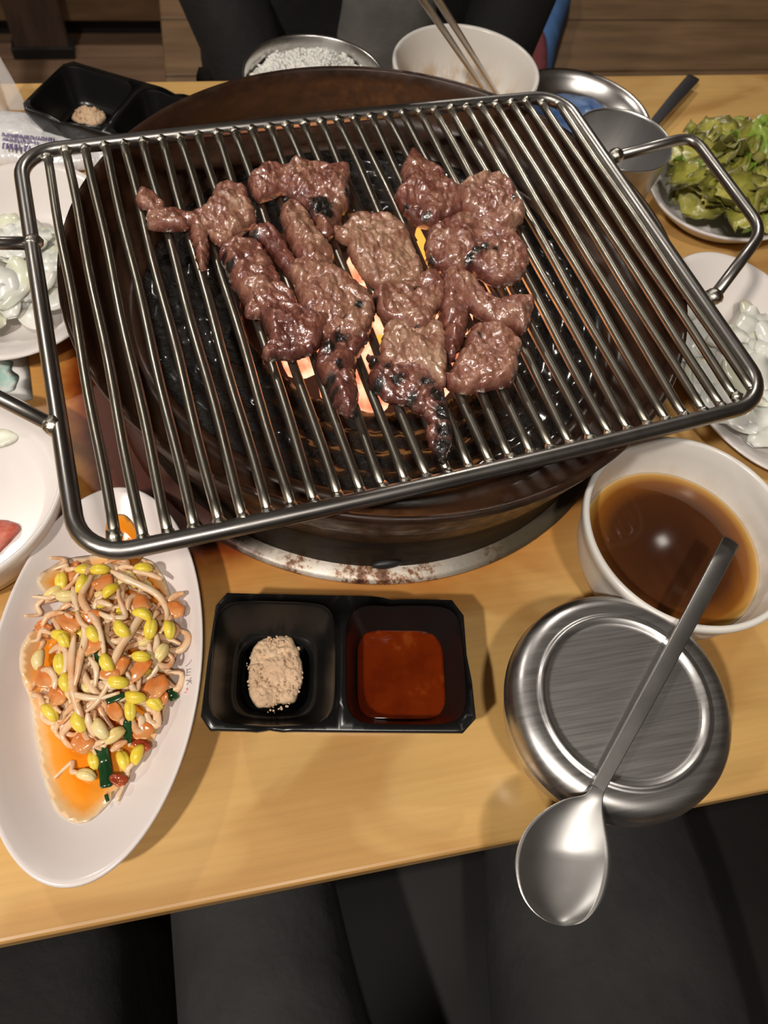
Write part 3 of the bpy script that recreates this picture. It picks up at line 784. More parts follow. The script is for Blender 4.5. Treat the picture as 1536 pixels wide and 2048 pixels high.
def head_mesh(p, d, n_, size):
    """two half-bean lobes lying along d"""
    d = d.normalized(); s_ = d.cross(n_).normalized(); n_ = s_.cross(d)
    out = []
    for side in (-1, 1):
        V, F = icos(2, (0, 0, 0), (size, size * .44, size * .50), lambda q: 1 + .05 * noise.noise(q * 3 + p * 200))
        W = [p + d * (v_.x * (1 + .0)) + s_ * (v_.y + side * size * .13 - side * abs(v_.x) * .05) + n_ * (v_.z - (v_.x / size) ** 2 * size * .22) for v_ in V]
        out.append((W, F))
    return join(out)


def sprout(path, rad, label, group, head=None, pale=False, hn=Vector((0, 0, 1))):
    P = smooth_path(path, 4); n_ = len(P)
    sd_ = rs.uniform(0, 99)
    R_ = [rad * (.50 + .50 * min(1, k / 3)) * (1 - .62 * max(0, (k - n_ * .5) / (n_ * .5))) * (1 + .22 * noise.noise(Vector((k * .35, sd_, 0)))) for k in range(n_)]
    o = obj('bean_sprout', *tube(P, R_, 7, flat=.85), M['stem'], None, P[0]); tag(o, label, 'sprout', group)
    if head is not None: obj('bean_head', *head_mesh(head[0], head[1], hn, head[2]), M['head_pale' if pale else 'head'], o)
    return o


for k in range(84):                                    # filler under the visible ones
    a = rs.uniform(0, 2 * pi); r = rs.uniform(.05, .96) ** .6
    x0 = hc.x + pax.x * cos(a) * r * .042 + pay.x * sin(a) * r * .028; y0 = hc.y + pax.y * cos(a) * r * .042 + pay.y * sin(a) * r * .028
    di = rs.uniform(0, 2 * pi); path = []; x, y = x0, y0; lev = rs.uniform(.55, 1.0)
    tw = rs.uniform(-.28, .28)
    for j in range(rs.randint(4, 6)):
        path.append(Vector((x, y, ZT + plate_z(x, y) + (heap(x, y) - plate_z(x, y)) * lev + .001)))
        di += tw + rs.uniform(-.25, .25); x += cos(di) * .0078; y += sin(di) * .0078
        if ((Vector((x, y, 0)) - Vector((hc.x, hc.y, 0))).dot(pax) / .046) ** 2 + ((Vector((x, y, 0)) - Vector((hc.x, hc.y, 0))).dot(pay) / .031) ** 2 > 1: di += 1.6
    hd = None
    if k % 3 == 0: hd = (path[0] + Vector((0, 0, .0008)), path[0] - path[1], rs.uniform(.0036, .0046))
    sprout(path, rs.uniform(.0016, .0022), L1, g1, hd, k % 2 == 0)

STR = [[(560,240),(510,330),(490,400),(530,480),(590,560),(620,650),(640,740),(640,810)], [(440,650),(420,800),(420,950),(440,1080),(480,1200),(510,1330),(570,1400),(625,1430)],
 [(500,560),(510,680),(480,800),(460,920),(440,1000)], [(940,480),(880,540),(820,640),(750,740),(700,860),(670,980),(600,1100),(520,1170)],
 [(690,210),(780,260),(890,310),(1000,370),(1060,450),(1070,550),(1020,640)], [(600,490),(680,530),(770,530),(785,500),(745,400),(740,330)],
 [(180,520),(210,430),(320,390),(400,320),(470,250)], [(430,320),(440,400),(465,490)], [(270,770),(330,730),(380,760),(380,850),(370,950),(400,1000)],
 [(210,890),(270,890),(310,960),(290,1050),(310,1140),(350,1180)], [(380,1020),(460,1060),(600,1080),(750,1040)], [(530,1180),(540,1260),(580,1340)],
 [(540,800),(590,880),(580,1000)], [(950,700),(960,790),(1010,850),(1080,860),(1110,810),(1060,760)], [(800,900),(830,1000),(870,1020),(890,940)],
 [(930,1180),(950,1240),(1010,1260),(1010,1160)], [(840,210),(940,230),(1040,270)], [(800,480),(820,400),(900,370),(960,400)], [(1080,420),(1130,380),(1190,360)],
 [(370,1190),(430,1130),(480,1080)], [(840,1060),(900,1100),(960,1100)], [(220,590),(260,520),(340,500),(430,530)], [(590,420),(640,430),(700,450)],
 [(690,680),(740,690),(800,640)], [(1000,640),(1000,720),(960,780)], [(640,960),(700,1000),(760,980)], [(860,1180),(900,1230),(880,1290)], [(690,1440),(740,1400),(800,1370)]]
for i, st in enumerate(STR):
    path = []
    for x, y in st:
        p = at(*c7(x, y), .030); z = heap(p.x, p.y); p = at(*c7(x, y), z + .004); path.append(p)
    sprout(path, (.0021 if i in (0, 1, 3, 4) else .0018) * rs.uniform(.92, 1.08), L2, g2)
HEADS = [(510,200,10),(610,200,0),(350,280,90),(300,360,-30),(380,385,0),(495,295,110),(680,340,-40),(905,190,0),(755,610,50),(960,600,100),(905,500,20),(1090,605,80),(890,795,5),(1030,770,-60),(190,815,100),(365,680,60),(340,840,85),(275,1170,50),(850,1075,10),(820,1160,85),(610,1290,60),(710,1330,-35),(520,1600,15),(570,1500,80),(775,1500,70),(865,1460,-70),(655,840,60),(730,970,10),(460,1240,70),(370,970,80),(340,650,10),(975,1100,40),(560,640,60)]
for i, (x, y, an) in enumerate(HEADS):
    p = at(*c7(x, y), .030); z = heap(p.x, p.y); p = at(*c7(x, y), z + .005); p2 = at(*c7(x + 30 * cos(math.radians(an)), y + 30 * sin(math.radians(an))), z + .005)
    d = (p2 - p).normalized(); sz = rs.uniform(.0050, .0062)
    q = p - d * sz * .8
    path = [q, q - d * .004 + Vector((rs.uniform(-.002, .002), rs.uniform(-.002, .002), -.0015)), q - d * .008 + Vector((rs.uniform(-.004, .004), rs.uniform(-.004, .004), -.004)), q - d * .011 + Vector((rs.uniform(-.006, .006), rs.uniform(-.006, .006), -.006))]
    for v_ in path: v_.z = max(v_.z, ZT + plate_z(v_.x, v_.y) + .002)
    sprout(path, .0015, L3, g3, (p, d, sz), i in (3, 4, 13, 14, 20, 21, 22), Vector((rs.uniform(-1.2, 1.2), rs.uniform(-1.2, 1.2), 1)))


def flake(p, an, lx, ly, seed, material, name, label, cat, group, th=.0006, bend=.30):
    n_ = 7; V, F = [], []; ca, sa = cos(an), sin(an)
    for s_ in (1, -1):
        for i in range(n_):
            for j in range(n_):
                u, v_ = i / (n_ - 1) * 2 - 1, j / (n_ - 1) * 2 - 1
                k = 1 + .25 * noise.noise(Vector((u * 1.3, v_ * 1.3, seed)))
                uu, vv = u * math.sqrt(1 - v_ * v_ * .45) * lx * k, v_ * math.sqrt(1 - u * u * .45) * ly * k
                z = bend * ly * (v_ * v_ - .5) * cos(seed * 3) + .45 * ly * noise.noise(Vector((u * 1.2, v_ * 1.2, seed + 9))) + s_ * th * (1 if abs(u) < .99 and abs(v_) < .99 else .2)
                V.append(p + Vector((uu * ca - vv * sa, uu * sa + vv * ca, z)))
    for s_ in range(2):
        o = s_ * n_ * n_
        for i in range(n_ - 1):
            for j in range(n_ - 1):
                f = (o + i * n_ + j, o + (i + 1) * n_ + j, o + (i + 1) * n_ + j + 1, o + i * n_ + j + 1); F.append(f if s_ == 0 else f[::-1])
    bd = [(i, 0) for i in range(n_)] + [(n_ - 1, j) for j in range(1, n_)] + [(i, n_ - 1) for i in range(n_ - 2, -1, -1)] + [(0, j) for j in range(n_ - 2, 0, -1)]
    for (a, b), (c, d) in zip(bd, bd[1:] + bd[:1]):
        A, B = a * n_ + b, c * n_ + d; F.append((A, n_ * n_ + A, n_ * n_ + B, B))
    o = obj(name, V, F, material, None, p); tag(o, label, cat, group); return o


KF = [(230,610,45,30,0),(410,560,50,38,0),(630,285,42,32,0),(880,430,52,40,0),(990,1000,50,45,0),(1020,1080,34,30,0),(715,1170,42,26,0),(500,1380,38,44,0),(690,900,40,30,0),(235,940,45,35,0),(900,1300,40,36,0),(745,1640,22,34,1),(760,860,40,26,0),(430,220,50,22,0),(1120,470,42,34,0),(560,720,36,40,0),(330,1060,40,34,0),(870,900,60,30,0),(560,520,34,30,0),(900,1400,36,20,1)]
for i, (x, y, a, b_, dk) in enumerate(KF):
    p = at(*c7(x, y), .025); p = at(*c7(x, y), heap(p.x, p.y) + .0042)
    flake(p, rs.uniform(0, pi), a / 3.413 * .00046, b_ / 3.413 * .00042, i * 1.7, M['kimchi_dark' if dk else 'kimchi'], 'kimchi_flake',
          'dark red kimchi scrap at the near end of the sprout heap' if dk else 'translucent orange kimchi flake mixed into the bean sprout heap', 'kimchi', None if dk and i == 11 and False else ('dark kimchi scraps' if dk else 'kimchi flakes in the heap'))
SC = [([(620,1400),(640,1500),(655,1600),(660,1690)], 47, 'widest green scallion strip at the near end of the sprout heap'), ([(590,740),(610,850),(620,960)], 26, 'dark scallion strip peeping out in the middle of the sprout heap'),
      ([(800,1230),(803,1310),(805,1385)], 30, 'pointed scallion strip right of the soybeans near the foot of the heap'), ([(1085,1020),(1110,1060),(1125,1090)], 34, 'short scallion piece at the right edge of the sprout heap'),
      ([(660,1100),(720,1080),(780,1050)], 26, 'scallion strip hidden under the yellow heads at the right of the heap'), ([(655,1735),(663,1765),(668,1785)], 14, 'tiny scallion bit at the very near tip of the heap')]
for path, wd, lb in SC:
    P = []
    for x, y in path:
        p = at(*c7(x, y), .02); P.append(at(*c7(x, y), max(heap(p.x, p.y) + .0015, .012)))
    P = smooth_path(P, 4)
    o = obj('scallion_strip', *tube(P, [wd / 3.413 * .00023 * (1 if 0 < k < len(P) - 1 else .7) for k in range(len(P))], 10, flat=.28), M['scallion'], None, P[0]); tag(o, lb, 'scallion')

# ================================================================== TWIN SAUCE DISHES
DL, DW, DH = .1335, .071, .035


def dish_prim():
    """dish in its own frame: returns body verts/faces"""
    hx, hy, ch = DL / 2, DW / 2, .007
    out = []
    for (x, y) in ((hx - ch, -hy), (hx, -hy + ch), (hx - .0005, -.01), (hx - .0022, .004), (hx - .0022, hy - ch - .003), (hx - ch - .001, hy - .0012), (.027, hy - .0010), (.022, hy + .0004), (-hx + ch, hy), (-hx + .002, hy - ch), (-hx + .0006, .0), (-hx, -hy + ch), (-hx + ch - .002, -hy + .0006), (-.040, -hy + .0004), (-.034, -hy + .0018), (-.028, -hy + .0006)):
        out.append((x, y))
    rim = []
    for a, b in zip(out, out[1:] + out[:1]):
        n_ = max(1, int(math.hypot(b[0] - a[0], b[1] - a[1]) / .003))
        rim += [(a[0] + (b[0] - a[0]) * k / n_, a[1] + (b[1] - a[1]) * k / n_) for k in range(n_)]
    # rim height: dips at two pouring notches
    zr = lambda x, y: DH - .0022 * math.exp(-((x - .025) / .006) ** 2 - ((y - hy) / .01) ** 2) - .0030 * math.exp(-((x + .034) / .007) ** 2 - ((y + hy) / .012) ** 2) - .0012 * (1 - (2 * abs(x) / DL) ** 2)
    V, F = [], []

    def ring(pts): i0 = len(V); V.extend(pts); return list(range(i0, i0 + len(pts)))

    def bridge(a, b, flip=False):
        n_ = len(a)
        for i in range(n_):
            f = (a[i], a[(i + 1) % n_], b[(i + 1) % n_], b[i]); F.append(f[::-1] if flip else f)
    loops = []
    for s_, dz in ((.985, 0), (.996, -.0004), (1., -.0014), (.996, -.0034), (.955, -.010), (.86, -.024), (.80, -.0335)):
        loops.append(ring([Vector((x * s_, y * (1 - (1 - s_) * 1.4), (zr(x, y) + dz) if dz > -.03 else .0012)) for x, y in rim]))
    for a, b in zip(loops, loops[1:]): bridge(a, b, True)
    F.append(tuple(loops[-1]))
    wells = []
    for cx, wx, wy in ((-.0335, .0305, .0318), (.0325, .0302, .0312)):
        prev = None; n_ = 64
        for s_, dz in ((1.0, 0), (.985, -.0006), (.965, -.0022), (.93, -.0055), (.80, -.0175), (.74, -.0222), (.68, -.0248), (.58, -.0258)):
            e = 5.5 if s_ > .9 else 4.2; pts = []
            for i in range(n_):
                a = 2 * pi * i / n_ + pi / 4; c_, d_ = cos(a), sin(a)
                k = (abs(c_) ** e + abs(d_) ** e) ** (-1 / e); x, y = cx + c_ * k * wx * s_, d_ * k * wy * s_ - .0005
                pts.append(Vector((x, y, zr(x, y) + dz)))
            r_ = ring(pts)
            if prev is None: wells.append(r_)
            else: bridge(prev, r_, True)
            prev = r_
        F.append(tuple(prev))
    A = loops[0]; allv = A + wells[0] + wells[1]
    ed = []
    for lp in (A, wells[0], wells[1]):
        o = allv.index(lp[0]); ed += [(o + i, o + (i + 1) % len(lp)) for i in range(len(lp))]
    r = delaunay_2d_cdt([Vector((V[i].x * 1000, V[i].y * 1000)) for i in allv], ed, [], 0, 1e-6)
    wellp = [[(V[i].x * 1000, V[i].y * 1000) for i in w_] for w_ in wells]; ap = [(V[i].x * 1000, V[i].y * 1000) for i in A]
    mp_ = [o_[0] for o_ in r[3]]
    for f in r[2]:
        c = np.array([[sum(r[0][i].x for i in f) / 3, sum(r[0][i].y for i in f) / 3]])
        if sdf_poly(c, ap)[0] > 0 and sdf_poly(c, wellp[0])[0] < 0 and sdf_poly(c, wellp[1])[0] < 0: F.append(tuple(allv[mp_[i]] for i in f))
    return V, F


dV, dF = dish_prim()


def place(V, c, rot): cr, sr = cos(rot), sin(rot); return [Vector((c[0] + p[0] * cr - p[1] * sr, c[1] + p[0] * sr + p[1] * cr, c[2] + p[2])) for p in V]


def powder(c, rot, ox, oy, lx, ly, h, seed, n_lumps, label):
    poly = []
    for k in range(70):
        a = 2 * pi * k / 70; e = 3.; kk = (abs(cos(a)) ** e + abs(sin(a)) ** e) ** (-1 / e)
        rr = 1 + .13 * noise.noise(Vector((cos(a) * 1.4, sin(a) * 1.4, seed))) + .07 * noise.noise(Vector((cos(a) * 5, sin(a) * 5, seed)))
        poly.append((ox + cos(a) * kk * lx * rr, oy + sin(a) * kk * ly * rr))
    V, F, _, _ = slab(poly, .0008, lambda x, y, d: .0086 + h * math.sqrt(1 - (1 - min(1, d / .011)) ** 2) * (.75 + .4 * fbm((x, y, seed), 90, 2)) + min(1, d / .003) * (.0014 * fbm((x, y, seed), 420, 3) + .0010 * fbm((x, y, seed + 3), 900, 2)), lambda x, y, d: .0084)
    o = obj('soybean_powder', place(V, c, rot), F, M['powder'], None, place([(ox, oy, .0086)], c, rot)[0]); tag(o, label, 'powder', kind='stuff')
    rl = random.Random(int(seed)); parts = []
    for k in range(n_lumps):
        a = rl.uniform(0, 2 * pi); r = rl.uniform(.15, 1.08) ** .5 if k % 2 else rl.uniform(.8, 1.12); s_ = rl.uniform(.00025, .0008) * (1 if rl.random() < .9 else 1.7)
        x, y = ox + cos(a) * lx * r, oy + sin(a) * ly * r
        parts.append(icos(1, (x, y, .0086 + s_ * .5 + h * .72 * math.sqrt(max(0, 1 - min(1, r) ** 3))), (s_, s_, s_ * .8), lambda q: 1 + .3 * noise.noise(q * 2 + Vector((k, 0, 0)))))
    V, F = join(parts); p_ = obj('powder_crumbs', place(V, c, rot), F, M['powder'], o); p_['kind'] = 'stuff'


dc = (at(432, 1183, DH) + at(935, 1195, DH) + at(952, 1465, DH) + at(393, 1463, DH)) / 4; dc.z = ZT
dr = math.atan2(*(lambda v_: (v_.y, v_.x))((at(944, 1330, DH) - at(410, 1323, DH))))
dsh = thing('sauce_dish', 'black two-compartment sauce dish on the near side of the table', 'dish', dc)
obj('dish_body', place(dV, dc, dr), dF, M['black'], dsh)
pp = at(549, 1340, .012) - dc; lx_, ly_ = pp.x * cos(-dr) - pp.y * sin(-dr), pp.x * sin(-dr) + pp.y * cos(-dr)
powder(dc, dr, lx_, ly_, .0138, .0195, .0062, 4, 230, 'heap of beige soybean powder in the left half of the near black dish')
poly = []
for k in range(64):
    a = 2 * pi * k / 64 + pi / 4; e = 5; kk = (abs(cos(a)) ** e + abs(sin(a)) ** e) ** (-1 / e); poly.append((.0325 + cos(a) * kk * .0232, -.0005 + sin(a) * kk * .0241))
V, F, _, dd = slab(poly, .0016, lambda x, y, d: .0148 + .0005 * (1 - min(1, d / .002)) + .00045 * max(0, fbm((x, y, 3), 160, 2)) * min(1, d / .004), lambda x, y, d: .0092)
V = [Vector((.0325 + (p.x - .0325) * .93, p.y * .93, p.z)) if p.z < .0140 else p for p in V]
tag(obj('chilli_sauce', place(V, dc, dr), F, M['sauce'], None, place([(.0325, 0, .0092)], dc, dr)[0]), 'glossy red chilli sauce filling the right half of the near black dish', 'sauce')

fd = at(200, 190, DH); c_ = (at(35, 208, DH) + at(130, 122, DH)) / 2
e_ = (at(265, 160, DH) - at(130, 122, DH)); fr = math.atan2(e_.y, e_.x)
fc = c_ + Vector((cos(fr), sin(fr), 0)) * DL / 2; fc.z = ZT
d2 = dup(dsh, fc, fr - dr, 'black two-compartment sauce dish at the far left corner of the table'); d2.name = 'sauce_dish'
pq = at(176, 226, .012) - fc
powder(fc, fr, max(-.043, min(-.022, pq.x * cos(-fr) - pq.y * sin(-fr))), max(-.011, min(.011, pq.x * sin(-fr) + pq.y * cos(-fr))), .0125, .0105, .0062, 9, 90, 'small remnant of beige powder in the far black sauce dish')

# ================================================================== BOWLS, LID, SPOON (near right)
bc = Vector((.2362, .1530, ZT)); BH = .057; S_ = .0603
bowl_prof = [(0, .0050), (.030, .0050), (.040, .0075), (.0475, .016), (.0525, .030), (.0555, .046), (.0566, .0552), (.0575, .0568), (.0592, .0570), (.0602, .0560), (.0603, .054), (.0597, .050), (.0578, .0475), (.0570, .040), (.0535, .023), (.0475, .010), (.038, .0042), (.036, .0008), (.033, .0006), (.032, .0028), (0, .0030)]
V, F = lathe(bowl_prof, 110, bc)
bw = obj('soup_bowl', V, F, M['bowl_stained'], None, bc, attrs={'stain': [max(0, min(.55, .55 - abs(p.z - ZT - .034) / .012)) if math.hypot(p.x - bc.x, p.y - bc.y) < .0562 else 0 for p in V]})
tag(bw, 'white bowl of brown broth at the right edge of the table', 'bowl')
V, F = lathe([(0, .0295)] + [(.0502 * k / 24, .0295) for k in range(1, 24)] + [(.0516, .02955), (.0522, .0296), (.0516, .0285), (.030, .0250), (0, .0250)], 90, bc)
tag(obj('broth', V, F, M['broth'], None, (bc.x, bc.y, ZT + .025), attrs={'depth': [max(0, 1 - math.hypot(p.x - bc.x, p.y - bc.y) / .0522) * 1.25 for p in V]}), 'dark brown broth inside the white bowl at the right', 'broth')

lc = Vector((.1660, .0688, ZT))
rb = tag(obj('rice_bowl', *lathe([(0, .004), (.030, .004), (.040, .008), (.0475, .018), (.0508, .034), (.0512, .0455), (.0522, .0462), (.0527, .0455), (.0524, .034), (.0498, .017), (.042, .006), (.034, .0024), (.033, .0006), (.0315, .0006), (.031, .0024), (0, .0026)], 90, lc), M['steel_bright'], None, lc),
         'lidded stainless steel rice bowl at the near right corner', 'bowl')
lid = thing('bowl_lid', 'round brushed steel lid closing the near rice bowl, spoon lying across it', 'lid', lc + Vector((0, 0, .045)))
obj('lid_shell', *lathe([(.0370, .0560), (.0378, .0566), (.0392, .0576), (.0402, .0578), (.0412, .0572), (.0418, .0566), (.0428, .0566), (.0455, .0570), (.0490, .0562), (.0517, .0543), (.0534, .0515), (.0541, .0480), (.0541, .0440), (.0546, .0432), (.0546, .0424), (.0536, .0424), (.0534, .0470), (.0512, .0530), (.0370, .0550)], 120, lc, 1.022, 1.022), M['steel'], lid)
obj('lid_panel', *lathe([(.0371, .0560), (.0362, .0556), (.0352, .0556), (.0, .0556)], 96, lc, 1.022, 1.022), M['panel'], lid)


def spoon_mesh(h0, neck, tip, ht, wscale=1., bowl_w=.0212):
    """handle end h0 -> neck -> tip, world points; returns handle, bowl meshes"""
    ax_ = (neck - h0); L1_ = ax_.length; ax_ = ax_.normalized(); ax2 = (tip - neck); L2_ = ax2.length; ax2 = ax2.normalized()
    res = []
    sd_ = Vector((ax_.y, -ax_.x, 0)).normalized(); sd2 = Vector((ax2.y, -ax2.x, 0)).normalized()
    for part in (0, 1):
        T_, nU = [], 41 if part else 26
        nV = 17
        for i in range(nU):
            u = i / (nU - 1)
            for j in range(nV):
                v_ = j / (nV - 1) * 2 - 1
                if part == 0:
                    wd = (.0045 - .0015 * u ** 1.2) * wscale; p = h0 + ax_ * (L1_ * u) + sd_ * (wd * v_)
                    z = .0008 * (1 - v_ * v_) * (1 - u) + .0016 * sin(pi * u)
                else:
                    s_ = 1 - (1 - u) ** 1.7; wd = bowl_w * (max(0, 1 - ((s_ - .45) / .55) ** 2.25) ** (1 / 2.25) if s_ > .45 else .142 + .858 * sin(pi / 2 * s_ / .45) ** 1.3)
                    p = neck + ax2 * (L2_ * s_) + sd2 * (wd * v_ + .0038 * sin(pi * s_) * bowl_w / .0212)
                    dep = .0065 * max(0, 1 - ((s_ - .55) / .46) ** 2) ** 1.5 * (1 - v_ * v_)
                    z = -dep - .0030 * sin(pi * min(1, s_ * 1.0)) * .3
                T_.append(Vector((p.x, p.y, p.z + z)))
        V = T_ + [p - Vector((0, 0, ht if part == 0 else ht * (1 - .4 * min(1, (k_ // nV) / 12)))) for k_, p in enumerate(T_)]; F = []; o = nU * nV
        for i in range(nU - 1):
            for j in range(nV - 1):
                a, b, c, d = i * nV + j, (i + 1) * nV + j, (i + 1) * nV + j + 1, i * nV + j + 1
                F.append((a, d, c, b)); F.append((o + a, o + b, o + c, o + d))
        bd = [(i, 0) for i in range(nU)] + [(nU - 1, j) for j in range(1, nV)] + [(i, nV - 1) for i in range(nU - 2, -1, -1)] + [(0, j) for j in range(nV - 2, 0, -1)]
        jn = nU - 1 if part == 0 else 0
        for (a, b), (c, d) in zip(bd, bd[1:] + bd[:1]):
            if a == jn and c == jn: continue
            F.append((a * nV + b, c * nV + d, o + c * nV + d, o + a * nV + b))
        res.append((V, F))
    return res


zs = .0605
h0, nk, tp = at(1463, 1082, zs + .0005), at(1197, 1576, zs), at(1122, 1850, zs - .0005)
hm, bm_ = spoon_mesh(h0, nk, tp, .0021)
LE = smooth_path([at(*p, zs) for p in [(1184, 1572), (1170, 1589), (1128, 1599), (1083, 1625), (1051, 1660), (1035, 1700), (1032, 1740), (1042, 1785), (1064, 1820), (1095, 1843), (1128, 1852)]], 4)
RE = smooth_path([at(*p, zs) for p in [(1210, 1580), (1206, 1600), (1207, 1622), (1213, 1652), (1220, 1690), (1222, 1730), (1215, 1770), (1201, 1805), (1181, 1832), (1158, 1847), (1130, 1852)]], 4)
nU, nV = len(LE), 17; T_ = []
for i in range(nU):
    u = i / (nU - 1)
    for j in range(nV):
        v_ = j / (nV - 1); p = LE[i].lerp(RE[i], v_); q = 2 * v_ - 1
        T_.append(Vector((p.x, p.y, p.z - .0066 * min(1, max(0, (u - .06) / .4)) ** 1.3 * math.sqrt(max(0, 1 - max(0, (u - .5) / .5) ** 2.2)) * (1 - abs(q) ** 2.2))))
V = T_ + [p - Vector((0, 0, .0021 - .0009 * min(1, (k_ // nV) / 12))) for k_, p in enumerate(T_)]; F = []; o = nU * nV
for i in range(nU - 1):
    for j in range(nV - 1):
        a, b, c, d = i * nV + j, (i + 1) * nV + j, (i + 1) * nV + j + 1, i * nV + j + 1; F += [(a, b, c, d), (o + a, o + d, o + c, o + b)]
    F += [(i * nV, o + i * nV, o + (i + 1) * nV, (i + 1) * nV), (i * nV + nV - 1, (i + 1) * nV + nV - 1, o + (i + 1) * nV + nV - 1, o + i * nV + nV - 1)]
F += [((nU - 1) * nV + j, o + (nU - 1) * nV + j, o + (nU - 1) * nV + j + 1, (nU - 1) * nV + j + 1) for j in range(nV - 1)]
bm_ = (V, F)
spn = thing('spoon', 'long-handled stainless steel spoon lying across the lidded rice bowl', 'spoon', (nk.x, nk.y, ZT + .058))
obj('handle', *hm, M['spoon'], spn); obj('bowl', *bm_, M['spoon'], spn)

# ================================================================== FAR SIDE OF THE TABLE
rc_ = Vector((.0885, .5765, ZT))
rp = [(0, .004), (.030, .004), (.042, .009), (.0495, .020), (.0528, .036), (.0538, .0535), (.0552, .0546), (.0556, .0538), (.0545, .034), (.0508, .018), (.043, .0065), (.034, .0024), (.033, .0006), (.0315, .0006), (.031, .0024), (0, .0026)]
tag(obj('rice_bowl', *lathe(rp, 90, rc_), M['steel_bright'], None, rc_), 'open stainless steel bowl of rice at the far edge of the table', 'bowl')
rr = random.Random(2); grains = []


def rice_z(x, y): r = math.hypot(x, y) / .050; return .0435 + .013 * max(0, 1 - r * r) + .005 * fbm((x, y, 1), 45, 2)


V, F = lathe([(0, .0)] + [(.0508 * k / 20, 0) for k in range(1, 21)], 60, rc_)
V = [Vector((p.x, p.y, ZT + rice_z(p.x - rc_.x, p.y - rc_.y))) for p in V]
grains.append((V, F))
for k in range(1500):
    a = rr.uniform(0, 2 * pi); r = .0500 * math.sqrt(rr.random()); x, y = r * cos(a), r * sin(a)
    q = Vector((rr.uniform(-1, 1), rr.uniform(-1, 1), rr.uniform(-.6, .6))).normalized().to_track_quat('X', 'Z'); s_ = rr.uniform(.8, 1.15)
    Vg, Fg = icos(1, (0, 0, 0), (.0034 * s_, .0015 * s_, .0014 * s_)); z = rice_z(x, y) + rr.uniform(-.0010, .0014)
    grains.append(([Vector((rc_.x + x, rc_.y + y, ZT + z)) + q @ v_ for v_ in Vg], Fg))
o = obj('cooked_rice', *join(grains), M['rice'], None, (rc_.x, rc_.y, ZT + .03)); tag(o, 'mound of white rice in the far steel bowl', 'rice', kind='stuff')

fb = Vector((.2130, .5830, ZT))
V, F = lathe([(r, z * 1.0) for r, z in bowl_prof], 100, fb)
V = [Vector((p.x, p.y, p.z)) for p in V]
tag(obj('soup_bowl', V, F, M['bowl_stained'], None, fb, attrs={'stain': [max(0, min(1, (.034 - (p.z - ZT)) / .018)) if math.hypot(p.x - fb.x, p.y - fb.y) < .0562 else 0 for p in V]}), 'nearly empty white soup bowl with steel chopsticks in it at the far side', 'bowl')
V, F = lathe([(0, .0085)] + [(.036 * k / 8, .0085) for k in range(1, 8)] + [(.0405, .0088), (.040, .0080), (0, .0070)], 60, fb)
tag(obj('broth', V, F, M['broth'], None, (fb.x, fb.y, ZT + .007), attrs={'depth': [.08] * len(V)}), 'thin brown soup remnant in the bottom of the far white bowl', 'broth')
for k, (a, b) in enumerate((((985, 205), (846, 0)), ((1005, 205), (876, 0)))):
    p0 = at(*a, .022); p1 = at(*b, .125)
    d = (p1 - p0); p1 = p0 + d * 1.25
    P = [p0 + (p1 - p0) * (i / 10) for i in range(11)]
    o = obj('chopstick', *tube(P, [.0016 + .0014 * i / 10 for i in range(11)], 10), M['chopstick'], None, P[0])
    tag(o, ('left' if k == 0 else 'right') + ' of the two steel chopsticks leaning in the far white bowl', 'chopstick', 'steel chopsticks')

tc_ = Vector((.3200, .5760, ZT))
tr = tag(obj('steel_dish', *lathe([(0, .0035), (.048, .0035), (.054, .006), (.059, .014), (.0625, .0185), (.0655, .0190), (.0665, .0182), (.064, .0165), (.0595, .011), (.0545, .003), (.050, .0010), (0, .0010)], 96, tc_), M['steel_bright'], None, tc_), 'shallow round steel dish holding a blue wrapper beyond the grill', 'dish')
V, F = [], []
for i in range(25):
    for j in range(25):
        u, v_ = i / 24 * 2 - 1, j / 24 * 2 - 1; x, y = u * math.sqrt(1 - v_ * v_ / 2) * .047, v_ * math.sqrt(1 - u * u / 2) * .044
        V.append(Vector((tc_.x - .003 + x, tc_.y - .001 + y, ZT + .0085 + .009 * (1 - max(abs(u), abs(v_)) ** 3) + .004 * fbm((x, y, 4), 80, 3) * (1 - max(abs(u), abs(v_)) ** 4))))
n_ = len(V); V += [Vector((p.x, p.y, ZT + .005)) for p in V]
for i in range(24):
    for j in range(24): a = i * 25 + j; F.append((a, a + 25, a + 26, a + 1)); F.append((n_ + a, n_ + a + 1, n_ + a + 26, n_ + a + 25))
for i in range(24):
    F += [(i, i + 1, n_ + i + 1, n_ + i), (600 + i, n_ + 600 + i, n_ + 601 + i, 601 + i), (i * 25, n_ + i * 25, n_ + i * 25 + 25, i * 25 + 25), (i * 25 + 24, i * 25 + 49, n_ + i * 25 + 49, n_ + i * 25 + 24)]
tag(obj('blue_sheet', V, F, M['blue_fill'], None, (tc_.x, tc_.y, ZT + .005)), 'added crumpled blue wrapper lying in the shallow steel dish', 'sheet')  # added crumpled piece that gives the dish its blue

